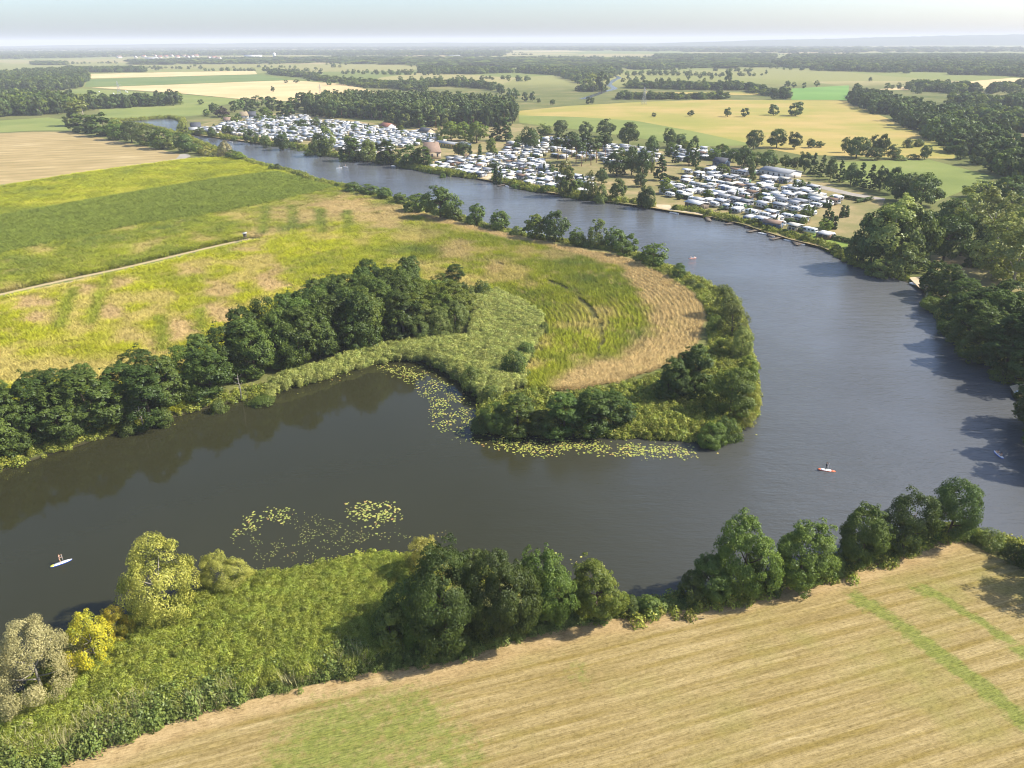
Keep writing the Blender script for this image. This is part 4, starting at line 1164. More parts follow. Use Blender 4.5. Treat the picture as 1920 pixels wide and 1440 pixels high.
# campsite
CAMP_TREES = [('willow', 612, 290, 232, 40), ('oak', 600, 291, 244, 34), ('alder', 658, 299, 247, 40), ('willow', 690, 300, 258, 34), ('alder', 728, 305, 257, 46), ('alder', 770, 311, 270, 40), ('alder', 795, 313, 271, 36), ('willow', 824, 264, 236, 16), ('lime', 846, 264, 226, 38), ('lime', 872, 264, 227, 32), ('lime', 894, 268, 226, 38), ('oak', 868, 293, 266, 30), ('oak', 860, 292, 268, 20),
    ('spruce', 930, 264, 230, 26), ('spruce', 948, 264, 220, 30), ('lime', 921, 287, 257, 18), ('thuja', 883, 296, 272, 7), ('thuja', 900, 294, 270, 9), ('thuja', 929, 342, 301, 11), ('spruce', 938, 342, 306, 14), ('oak', 994, 281, 238, 42), ('oak', 1050, 252, 224, 32), ('broad', 1020, 254, 231, 26), ('oak', 1097, 255, 227, 25), ('oak', 1135, 256, 222, 34), ('oak', 1178, 273, 228, 46),
    ('pine', 1046, 300, 247, 24), ('pine', 1062, 304, 250, 24), ('pine', 1080, 306, 250, 24), ('pine', 1098, 303, 247, 26), ('pine', 1118, 305, 255, 24), ('pine', 1072, 296, 246, 22), ('pine', 1108, 310, 262, 24), ('pine', 1135, 300, 252, 24), ('pine', 1090, 312, 266, 22), ('pine', 1128, 292, 248, 22),
    ('poplar', 1057, 365, 294, 36), ('alder', 1066, 366, 310, 30), ('oak', 1156, 330, 280, 46), ('oak', 1184, 328, 274, 40), ('oak', 1204, 332, 276, 32), ('willow', 1221, 324, 283, 12), ('spruce', 1238, 338, 290, 26), ('oak', 1222, 290, 254, 30), ('oak', 1255, 277, 240, 28), ('oak', 1274, 274, 250, 24), ('broad', 1256, 292, 264, 20), ('spruce', 1266, 305, 272, 14), ('spruce', 1292, 310, 263, 24), ('spruce', 1304, 311, 268, 16), ('oak', 1303, 272, 254, 14),
    ('willow', 1107, 372, 316, 24), ('willow', 1128, 377, 337, 28), ('oak', 1158, 374, 334, 34), ('oak', 1128, 346, 314, 26), ('oak', 1203, 386, 344, 20), ('oak', 1214, 388, 341, 30), ('lime', 1247, 364, 332, 24), ('oak', 1200, 350, 322, 26), ('broad', 1096, 372, 345, 18),
    ('oak', 1394, 314, 272, 38), ('oak', 1374, 304, 278, 30), ('oak', 1440, 319, 281, 40), ('oak', 1418, 312, 284, 30), ('oak', 1408, 330, 300, 14), ('broad', 1340, 300, 275, 26), ('broad', 1360, 300, 272, 22),
    ('broad', 1510, 411, 383, 24), ('spruce', 1548, 428, 374, 20), ('thuja', 1556, 430, 396, 11), ('thuja', 1564, 430, 404, 10), ('thuja', 1578, 408, 384, 10), ('thuja', 1586, 407, 385, 10), ('thuja', 1523, 405, 386, 7), ('thuja', 1488, 357, 336, 9), ('broad', 1502, 354, 336, 15), ('thuja', 1515, 356, 340, 8), ('broad', 1558, 378, 366, 10), ('broad', 1412, 338, 324, 12), ('broad', 1298, 344, 332, 10), ('broad', 1290, 358, 345, 16),
    ('broad', 1400, 382, 368, 18), ('broad', 1414, 384, 374, 12), ('thuja', 1476, 372, 362, 8), ('broad', 1346, 384, 374, 12), ('broad', 1482, 418, 408, 14), ('broad', 1414, 420, 408, 14), ('broad', 1374, 410, 402, 14), ('thuja', 1449, 420, 408, 5), ('broad', 1510, 448, 440, 12),
    ('oak', 985, 344, 330, 10), ('broad', 968, 350, 338, 16), ('broad', 1022, 358, 344, 20), ('thuja', 950, 325, 312, 5), ('thuja', 1020, 330, 306, 6), ('broad', 1036, 325, 308, 18), ('broad', 830, 330, 318, 12), ('broad', 806, 322, 310, 10), ('broad', 920, 318, 306, 12),
    ('oak', 500, 274, 252, 18), ('oak', 470, 268, 236, 26), ('oak', 530, 279, 240, 28), ('broad', 550, 278, 262, 12), ('broad', 497, 268, 250, 18), ('broad', 455, 252, 236, 16), ('oak', 432, 252, 235, 16), ('oak', 376, 252, 236, 20), ('willow', 344, 250, 225, 20), ('oak', 398, 256, 234, 20), ('broad', 358, 252, 240, 16), ('oak', 592, 240, 222, 16), ('oak', 568, 242, 222, 20), ('broad', 556, 240, 226, 14), ('broad', 524, 224, 214, 12), ('broad', 486, 230, 220, 14), ('broad', 440, 262, 250, 14), ('shrub', 580, 287, 276, 24), ('shrub', 646, 299, 288, 26), ('shrub', 562, 280, 272, 14)]
place_list(CAMP_TREES, 'among the campsite caravans', 'trees of the campsite')
place_list([('oak', 400, 214, 192, 16), ('oak', 408, 218, 194, 20), ('copper', 417, 220, 198, 24), ('broad', 440, 210, 188, 20), ('broad', 452, 205, 186, 18), ('lime', 500, 220, 200, 24), ('oak', 470, 214, 192, 24), ('spruce', 545, 222, 190, 22), ('spruce', 530, 220, 188, 24), ('oak', 512, 208, 180, 30), ('oak', 484, 202, 178, 30), ('oak', 568, 200, 172, 26), ('broad', 552, 206, 182, 28), ('oak', 462, 200, 182, 22), ('broad', 388, 217, 204, 12), ('broad', 425, 226, 214, 16), ('broad', 448, 226, 212, 14), ('broad', 487, 226, 212, 18), ('broad', 508, 226, 210, 18)], 'behind the upstream end of the campsite', 'trees behind the campsite')
place_list([('oak', 1508, 322, 284, 26), ('spruce', 1524, 326, 286, 20), ('spruce', 1540, 331, 290, 22), ('oak', 1556, 337, 295, 26), ('spruce', 1574, 341, 300, 22), ('oak', 1594, 347, 305, 32), ('spruce', 1612, 350, 304, 24), ('spruce', 1630, 354, 308, 24), ('oak', 1648, 358, 310, 30), ('oak', 1672, 364, 312, 38), ('oak', 1695, 376, 324, 40), ('poplar', 1712, 384, 326, 34), ('oak', 1490, 318, 294, 20), ('oak', 1472, 316, 290, 24)], 'in the tall hedge along the camp lane', 'trees of the camp lane hedge')
place_list([('oak', 1226, 219, 211, 9), ('oak', 1295, 218, 206, 13), ('oak', 1364, 219, 201, 17), ('oak', 1396, 219, 202, 16), ('oak', 1450, 216, 195, 21), ('oak', 1491, 217, 190, 30)], 'standing alone in the ripe yellow field', 'oaks in the ripe field')
place_list([('oak', 1412, 280, 242, 38), ('oak', 1456, 277, 240, 40), ('oak', 1489, 279, 247, 27), ('oak', 1520, 277, 260, 20), ('oak', 1536, 276, 264, 18), ('oak', 1583, 286, 256, 16), ('oak', 1605, 296, 255, 50), ('oak', 1635, 290, 252, 22), ('oak', 1652, 290, 250, 26), ('oak', 1640, 300, 276, 30), ('oak', 1672, 298, 270, 26), ('shrub', 1702, 277, 259, 20), ('shrub', 1722, 275, 260, 20), ('oak', 1733, 299, 271, 24), ('shrub', 1712, 299, 288, 22), ('oak', 1800, 299, 270, 26), ('shrub', 1685, 300, 290, 30)], 'along the near edge of the ripe field', 'trees at the ripe field edge')
place_list([('oak', 325, 198, 166, 26), ('willow', 338, 196, 172, 16), ('oak', 377, 196, 186, 11), ('oak', 1128, 172, 132, 26), ('poplar', 1112, 172, 136, 24), ('poplar', 1100, 170, 146, 24), ('oak', 1102, 195, 181, 10), ('oak', 1110, 195, 182, 8), ('oak', 1036, 197, 186, 9), ('broad', 1010, 192, 184, 8), ('oak', 998, 190, 171, 14), ('oak', 985, 190, 172, 12), ('oak', 966, 188, 164, 18), ('oak', 955, 184, 164, 14), ('oak', 940, 178, 161, 14), ('oak', 1226, 142, 133, 6), ('oak', 1290, 152, 134, 7), ('oak', 1334, 143, 136, 7), ('oak', 1403, 140, 132, 7), ('oak', 1428, 142, 137, 5), ('oak', 1436, 140, 130, 6), ('oak', 1476, 164, 151, 12), ('oak', 1488, 165, 153, 9), ('oak', 1507, 166, 154, 8), ('oak', 1531, 163, 150, 10), ('oak', 1631, 153, 144, 7), ('oak', 1502, 133, 126, 6), ('oak', 1324, 121, 115, 7), ('oak', 1340, 120, 114, 8), ('oak', 1363, 138, 129, 7), ('oak', 1365, 157, 130, 14), ('oak', 1350, 145, 137, 8), ('oak', 1334, 150, 138, 8), ('oak', 1312, 148, 138, 8), ('oak', 1205, 152, 139, 11), ('oak', 1178, 150, 139, 8), ('oak', 1190, 142, 133, 10), ('oak', 1200, 142, 133, 10), ('oak', 1473, 186, 168, 20), ('oak', 1452, 186, 170, 16), ('oak', 340, 130, 124, 6), ('oak', 354, 130, 124, 6), ('oak', 376, 130, 123, 9), ('oak', 294, 132, 126, 8)], 'alone in the distant meadows', 'solitary trees in the distant meadows')

# distant woods: one mass each, crowns scattered over the wood's floor
WOODS = [
    ('left wood filling the left edge below the horizon', [(-500, 245), (-100, 228), (0, 221), (120, 214), (182, 206), (176, 197), (100, 191), (0, 187), (0, 174), (95, 172.5), (150, 165), (167, 149), (165, 138), (120, 136), (0, 146), (-500, 160)], 19, 9.5, ('oak', 'alder', 'lime')),
    ('shelter belt of trees in the left pasture', [(176, 205), (240, 203), (318, 198), (340, 196), (336, 191), (240, 195), (180, 198)], 17, 9, ('oak', 'alder')),
    ('grey green thicket behind the left strip fields', [(125, 136.5), (272, 135.5), (272, 131), (125, 131)], 14, 12, ('broad', 'oak')),
    ('tall pine wood behind the campsite', [(566, 214), (600, 220), (650, 226), (700, 232), (750, 239), (800, 241), (850, 238), (900, 238), (950, 238), (971, 232), (962, 207), (880, 202), (780, 200), (700, 199), (620, 199), (572, 205)], 21, 8.0, ('pine', 'oak', 'spruce', 'willow')),
    ('tree line beyond the golden grain field', [(504, 140), (540, 144), (572, 147), (620, 156), (665, 162), (705, 165), (745, 168), (800, 172), (800, 166), (740, 160), (665, 156), (620, 151), (572, 143), (540, 139), (506, 136)], 13, 11, ('oak', 'broad', 'lime', 'oak')),
    ('hedgerow above the pine wood', [(760, 165), (830, 163), (905, 166), (945, 176), (945, 171), (905, 160), (830, 158), (760, 160)], 13, 11, ('oak', 'broad', 'lime', 'oak')),
    ('grove in the middle distance left of the stream', [(784, 136), (840, 140), (960, 139), (962, 133), (840, 131), (786, 131)], 15, 13, ('oak', 'broad', 'lime', 'oak')),
    ('wood beside the winding stream', [(970, 137), (1042, 141), (1065, 150), (1085, 158), (1130, 152), (1162, 138), (1160, 133), (1070, 133), (985, 130)], 16, 12, ('oak', 'broad', 'lime', 'oak')),
    ('bushes at the foot of the stream poplars', [(1085, 171), (1130, 173), (1133, 169), (1088, 167)], 9, 9, ('broad',)),
    ('small wood right of the stream', [(1168, 132), (1255, 129), (1250, 122), (1175, 124)], 14, 13, ('oak', 'broad', 'lime', 'oak')),
    ('upper hedge crossing the right middle distance', [(1172, 167), (1240, 167), (1260, 169), (1400, 170), (1402, 166), (1250, 163), (1174, 163)], 13, 10, ('oak', 'broad', 'lime', 'oak')),
    ('lower hedge crossing the right middle distance', [(1160, 186.5), (1368, 187), (1368, 183.5), (1162, 183)], 11, 9, ('oak', 'broad', 'lime', 'oak')),
    ('wood corner beside the bright green field', [(1400, 172), (1440, 180), (1475, 187), (1480, 181), (1440, 173), (1405, 166)], 15, 11, ('oak', 'broad', 'lime', 'oak')),
    ('far forest along the right horizon', [(1446, 125), (1540, 133), (1720, 138), (1960, 146), (2300, 158), (2300, 115), (1920, 107), (1480, 106)], 18, 16, ('oak', 'broad', 'lime', 'oak')),
    ('thin forest band left of the far right forest', [(1225, 112), (1300, 114), (1452, 112), (1452, 105), (1230, 105)], 16, 18, ('oak', 'broad', 'lime', 'oak')),
    ('wood belt running down the right side', [(1586, 191), (1620, 208), (1680, 233), (1750, 266), (1800, 294), (1860, 326), (1960, 372), (1960, 300), (1860, 262), (1760, 222), (1680, 194), (1604, 176)], 17, 9.0, ('oak', 'alder', 'broad')),
    ('grove behind the right wood belt', [(1690, 168), (1780, 176), (1842, 173), (1840, 168), (1700, 162)], 15, 11, ('oak', 'broad', 'lime', 'oak')),
    ('dark copse right of the wood belt', [(1780, 202), (1857, 202), (1857, 192), (1783, 192)], 15, 11, ('oak', 'broad', 'lime', 'oak')),
    ('dark copse at the right edge', [(1862, 204), (1960, 206), (1960, 192), (1864, 194)], 15, 11, ('oak', 'broad', 'lime', 'oak')),
    ('tree line at the right edge below the forest', [(1856, 176), (1920, 167), (1960, 162), (1960, 157), (1858, 170)], 15, 11, ('oak', 'broad', 'lime', 'oak')),
    ('tree rows between the wood belt and the right edge', [(1740, 222), (1800, 231), (1960, 262), (1960, 225), (1830, 212), (1742, 213)], 15, 10, ('oak', 'broad', 'lime', 'oak')),
    ('horizon wood behind the distant village', [(-400, 112), (0, 111), (300, 105.5), (520, 103.5), (940, 106), (960, 97), (500, 96), (-400, 100)], 17, 22, ('oak', 'broad', 'lime', 'oak')),
    ('farthest wood band along the horizon', [(-500, 97), (500, 93), (1000, 94), (1500, 100), (1960, 97), (1960, 91), (1000, 87.5), (-500, 91)], 18, 42, ('oak', 'broad', 'lime', 'oak')),
    ('scattered trees of the far plain', [(240, 122), (600, 118), (1000, 128), (1440, 128), (1440, 114), (1000, 109), (500, 109), (240, 114)], 12, 55, ('oak', 'broad', 'lime', 'oak')),
    ('dotted hedgerow across the far plain', [(980, 117.5), (1180, 117), (1260, 120), (1260, 118.5), (1180, 115.8), (980, 116.3)], 12, 16, ('oak', 'broad', 'lime', 'oak')),
    ('hedge in front of the distant village', [(60, 122), (125, 122), (125, 118), (62, 118)], 12, 16, ('oak', 'broad', 'lime', 'oak')),
]
def build_woods():
    tot = 0
    for wi, (lab, px, h, step, kinds) in enumerate(WOODS):
        poly = GP(px)
        xy = fill(poly, step, 0.42, 100 + wi)
        rg = np.random.default_rng(150 + wi)
        ragged = (dist_line(xy, poly, True) < step * 1.6) & (rg.random(len(xy)) < 0.42)
        xy = xy[~ragged & (fbm(xy[:, 0] * 0.006 + wi, xy[:, 1] * 0.006, 3) > 0.30)]
        n = len(xy)
        if n > 9000:
            xy = xy[np.random.default_rng(1).permutation(n)[:9000]]; n = 9000
        r = np.random.default_rng(200 + wi)
        protos = []
        ds = np.hypot(xy[:, 0], xy[:, 1])
        order = np.argsort(ds)
        kc = (list(kinds) * 4)[:4]
        lod = 'far' if ds.min() > 620 else 'mid'
        for k, kd in enumerate(kc):
            i = order[min(n - 1, k * max(1, n // 40))]
            cm, tm, H, W = tree_mesh(kd, 'far', k % 3)
            s = step * 1.25 / W
            o = link(NAMES[kd][0], cm, None, (xy[i, 0], xy[i, 1], 1.0), r.random() * 6, (s, s, h / H))
            tag(o, f'{LOOK[kd]}, {ordw(k + 1)} of the nearest edge trees, {lab}'.replace(', ' + lab, ' of the ' + lab), 'tree', 'edge trees of distant woods')
            o['label'] = ' '.join(o['label'].split()[:16])
            protos.append(o)
        pick = r.integers(0, 4, n)
        kc = [kc[i] for i in range(4)]
        Hs = np.array([SPEC[k][1] for k in kc])[pick]; Ws = np.array([SPEC[k][2] for k in kc])[pick]
        vh = 0.62 + 0.42 * r.random(n) + 0.35 * (fbm(xy[:, 0] * 0.012, xy[:, 1] * 0.012, 3) - 0.5)
        vw = step * (0.95 + 0.75 * r.random(n) ** 1.5)
        sc = np.stack([vw / Ws, vw / Ws, h * vh / Hs], 1)
        rot = np.stack([r.normal(size=n) * .03, r.normal(size=n) * .03, r.random(n) * 6.283], 1)
        scatter('woodland', xyz(xy, 0.9), rot, sc, protos, lab, 'wood', pick=pick)
        tot += n
    print('wood instances', tot)
build_woods()
def far_hedgerows():
    r = np.random.default_rng(91)
    pts = []
    for k in range(34):
        y = r.uniform(106, 158) if k > 8 else r.uniform(100, 112)
        x0 = r.uniform(-50, 1500) if y < 135 else r.uniform(520, 1420)
        L = r.uniform(60, 260)
        a, b = G(x0, y), G(x0 + L, y + r.normal() * 2)
        n = int(np.linalg.norm(b - a) / 11)
        for j in range(n):
            if r.random() < 0.72:
                q = a + (b - a) * (j + r.random()) / n
                pts.append(q[:2] + r.normal(size=2) * 2.5)
    xy = np.array(pts)
    pr = [o_ for o_ in bpy.data.objects if o_.get('group') == 'edge trees of distant woods'][16:20]
    n = len(xy)
    sc = np.stack([0.55 + 0.5 * r.random(n)] * 3, 1) * np.array([1, 1, 0.8])
    scatter('far_hedgerows', xyz(xy, 0.95), rnd_rot(n, 0.03, 3), sc, pr, 'thin hedgerows crossing the far plain below the horizon', 'hedgerows')
far_hedgerows()

def field_trees():
    r = np.random.default_rng(61)
    spots = []
    for (x0, x1, y0, y1, nclu, mx) in ((500, 1000, 128, 176, 15, 4), (1000, 1450, 126, 164, 13, 4), (1640, 1920, 150, 205, 10, 4), (180, 520, 118, 134, 12, 4), (560, 900, 112, 128, 14, 5), (980, 1440, 110, 124, 14, 5)):
        for k in range(nclu):
            cx, cy = r.uniform(x0, x1), r.uniform(y0, y1)
            g = G(cx, cy)
            a = r.normal() * 0.25
            for j in range(r.integers(1, mx + 1)):
                spots.append((g[0] + math.cos(a) * j * r.uniform(9, 22), g[1] + math.sin(a) * j * 14 + r.normal() * 3))
    spots = [q for q in spots if not any(inside(np.array([q]), GP(w[1]))[0] for w in WOODS)][:150]
    spots.sort(key=lambda q: P2(np.array([q]))[0, 0])
    for k, (x, y) in enumerate(spots):
        o = tree_world(random.choice(['oak', 'broad', 'oak', 'lime', 'shrub']), x, y, r.uniform(6, 13), r.uniform(7, 13), None, None, 0.95, 'far')
        o.name = 'field_tree'
        tag(o, f'small round tree in the far fields between hedgerows, {ordw(k + 1)} from left', 'tree', 'trees dotted over the far fields')
field_trees()

# ------------------------------------------------------------------ campsite
M['white'] = plain('caravan_white', (0.72, 0.72, 0.71), 0.35, 0.4, 0.05, 0.5, 0.15)
M['white_roof'] = plain('weathered_white_sheet', (0.70, 0.70, 0.69), 0.5, 0.3, 0.12, 0.4, 0.45)
M['glass'] = plain('dark_window', (0.035, 0.045, 0.055), 0.1, 0.6, 0.1)
M['rubber'] = plain('tyre_rubber', (0.03, 0.03, 0.03), 0.8, 0.2, 0.1)
M['chassis'] = plain('chassis_grey', (0.10, 0.10, 0.10), 0.7, 0.2, 0.1)
M['timber'] = plain('weathered_timber', (0.17, 0.14, 0.11), 0.85, 0.1, 0.25, 1.0)
AWN = {'grey': (0.36, 0.37, 0.39), 'beige': (0.52, 0.45, 0.33), 'blue': (0.13, 0.20, 0.36), 'green': (0.12, 0.20, 0.11), 'brown': (0.24, 0.16, 0.11), 'cream': (0.66, 0.62, 0.52)}
for k, c in AWN.items(): M['awn_' + k] = plain(k + '_canvas', c, 0.85, 0.1, 0.1, 0.8, 0.15)

def caravan_meshes(L):
    W = 2.3
    prof = [(-L / 2, 0.75), (-L / 2 - 0.12, 1.5), (-L / 2 + 0.15, 2.35), (-L / 2 + 0.55, 2.62), (L / 2 - 0.9, 2.62), (L / 2 - 0.3, 2.35), (L / 2 + 0.1, 1.4), (L / 2 - 0.1, 0.6), (-L / 2 + 0.5, 0.5)]
    body = MB().prism(prof, -W / 2, W / 2)
    me = body.mesh('caravan_body', [M['white']])
    bm = bmesh.new(); bm.from_mesh(me)
    bmesh.ops.bevel(bm, geom=bm.edges[:], offset=0.06, segments=1, affect='EDGES')
    bm.to_mesh(me); bm.free()
    win = MB()
    for s in (-1, 1):
        y0, y1 = (W / 2 - 0.01, W / 2 + 0.02) if s > 0 else (-W / 2 - 0.02, -W / 2 + 0.01)
        for a, b in ((-L * 0.40, -L * 0.18), (-L * 0.05, L * 0.12), (L * 0.22, L * 0.40)):
            win.box(a, b, y0, y1, 1.45, 2.1)
    win.add([(L / 2 + 0.06, -0.9, 1.6), (L / 2 + 0.06, 0.9, 1.6), (L / 2 - 0.17, 0.9, 2.25), (L / 2 - 0.17, -0.9, 2.25)], [(0, 1, 2, 3)])
    win.add([(-L / 2 - 0.13, -0.9, 1.6), (-L / 2 - 0.13, 0.9, 1.6), (-L / 2 + 0.09, 0.9, 2.25), (-L / 2 + 0.09, -0.9, 2.25)], [(3, 2, 1, 0)])
    wm = win.mesh('caravan_windows', [M['glass']])
    wh = MB()
    for s in (-1, 1):
        ring = [(0.33 * math.cos(t), s * W / 2 * 0.9, 0.33 + 0.33 * math.sin(t)) for t in [k * math.pi / 5 for k in range(10)]]
        wh.add(ring + [(p[0], p[1] - s * 0.2, p[2]) for p in ring], [tuple(range(10)), tuple(range(19, 9, -1))] + [((k + 1) % 10, k, 10 + k, 10 + (k + 1) % 10) for k in range(10)])
    wh.box(L / 2 - 0.1, L / 2 + 1.2, -0.06, 0.06, 0.42, 0.5)
    whm = wh.mesh('caravan_wheels', [M['rubber']])
    return me, wm, whm
CARAVAN = [caravan_meshes(L) for L in (5.2, 6.0, 6.8)]
def awning_mesh(col, L, D, H):
    mb = MB()
    w = 0.04
    mb.box(-L / 2, L / 2, -D, -D + w, 0, H - 0.35); mb.box(-L / 2, -L / 2 + w, -D + w, 0, 0, H - 0.2); mb.box(L / 2 - w, L / 2, -D + w, 0, 0, H - 0.2)
    mb.box(-L * 0.32, -L * 0.05, -D - 0.02, -D, 0.9, H - 0.6, 1); mb.box(L * 0.08, L * 0.36, -D - 0.02, -D, 0.9, H - 0.6, 1)
    return mb.mesh('awning_walls', [M['awn_' + col], M['glass']])
def lean_roof(col, L, D, H):
    mb = MB().prism([(-L / 2 - 0.15, 0), (L / 2 + 0.15, 0), (L / 2 + 0.15, 0.08), (-L / 2 - 0.15, 0.08)], 0, D + 0.25)
    v = [(x, -y, z + H - 0.42 * y / D) for x, y, z in mb.v]
    mb.v = v
    mb.f = [q[::-1] for q in mb.f]
    return mb.mesh('awning_roof', [M[col]])
AWNING = {(c, k): awning_mesh(c, (4.6, 5.4, 6.0)[k], 2.6, 2.5) for c in AWN for k in range(3)}
AROOF = {(c, k): lean_roof(c, (4.6, 5.4, 6.0)[k], 2.6, 2.5) for c in ('white_roof', 'awn_grey', 'awn_cream') for k in range(3)}
def shelter_mesh(L, D, mat='white_roof'):
    mb = MB().prism([(-D / 2, 2.78), (0, 3.35), (D / 2, 2.78), (D / 2, 2.88), (0, 3.46), (-D / 2, 2.88)], -L / 2, L / 2)
    mb.v = [(y, x, z) for x, y, z in mb.v]
    mb.f = [q[::-1] for q in mb.f]
    return mb.mesh('shelter_roof', [M[mat]])
SHELTER = [[shelter_mesh(L, 5.6, m_) for m_ in ('white_roof', 'white_roof', 'white_roof', 'awn_grey', 'white_roof', 'awn_cream', 'awn_brown')] for L in (6.4, 7.2, 8.2)]
def post_mesh(L, D):
    mb = MB()
    for sx in (-1, 1):
        for sy in (-1, 1):
            mb.box(sx * (L / 2 - 0.25) - 0.05, sx * (L / 2 - 0.25) + 0.05, sy * (D / 2 - 0.2) - 0.05, sy * (D / 2 - 0.2) + 0.05, 0, 2.8)
    return mb.mesh('shelter_posts', [M['timber']])
POSTS = [post_mesh(L, 5.6) for L in (6.4, 7.2, 8.2)]

def make_caravan(x, y, rz, k, style, col, label):
    o = empty('caravan', (x, y, 1.02), rz)
    b, w, wh = CARAVAN[k]
    link('body', b, o); link('windows', w, o)['kind'] = 'stuff'; link('wheels', wh, o)['kind'] = 'stuff'
    if style == 'shelter':
        link('shelter_roof', random.choice(SHELTER[k]), o, (0, -1.2, 0)); link('shelter_posts', POSTS[k], o, (0, -1.2, 0))['kind'] = 'stuff'
        if col != 'none': link('awning', AWNING[(col, k)], o, (0, -1.2, 0))
    elif style == 'awning':
        a = link('awning', AWNING[(col, k)], o, (0, -1.18, 0))
        link('awning_roof', AROOF[(random.choice(['white_roof', 'white_roof', 'awn_grey', 'awn_cream']), k)], a)
    return tag(o, label, 'caravan', 'caravans on the riverside campsite')

BLOCKS = [  # name, polygon px, shore direction px pair
    ('right-hand camp', [(1246, 372), (1300, 386), (1345, 396), (1400, 412), (1450, 430), (1500, 446), (1560, 452), (1600, 446), (1560, 436), (1530, 424), (1525, 405), (1545, 396), (1590, 384), (1560, 366), (1500, 345), (1460, 336), (1400, 322), (1330, 316), (1290, 322), (1290, 340), (1240, 350)], ((1262, 398), (1539, 465)), 8.1, 7.0),
    ('middle camp', [(778, 316), (830, 324), (900, 333), (935, 336), (960, 345), (1010, 355), (1050, 362), (1110, 366), (1130, 345), (1080, 330), (1030, 312), (1000, 300), (960, 290), (900, 296), (850, 298), (820, 306)], ((779, 319), (1053, 367)), 8.2, 7.2),
    ('pine-side camp', [(940, 292), (1000, 296), (1040, 300), (1150, 310), (1240, 305), (1240, 285), (1150, 276), (1080, 262), (1010, 262), (950, 268)], ((779, 319), (1053, 367)), 9.5, 9.0),
    ('far camp', [(590, 228), (650, 230), (720, 243), (800, 250), (830, 258), (830, 272), (760, 276), (700, 292), (650, 284), (600, 274), (575, 258)], ((580, 285), (744, 310)), 8.2, 7.4),
    ('upstream camp', [(352, 246), (400, 240), (440, 230), (500, 220), (575, 219), (590, 228), (578, 262), (560, 270), (500, 262), (430, 254), (380, 250)], ((345, 252), (560, 278)), 8.2, 7.4),
    ('behind-tree camp', [(1290, 305), (1330, 300), (1380, 290), (1330, 282), (1270, 280), (1250, 292)], ((1262, 398), (1539, 465)), 9.5, 9.0),
]
NO_CARAVAN = [((1222, 380), 9), ((1470, 325), 13), ((812, 296), 11), ((845, 278), 9), ((872, 282), 6), ((1352, 309), 9), ((1575, 420), 14), ((1560, 430), 8), ((1510, 411), 6), ((1056, 364), 5), ((1100, 378), 6)]
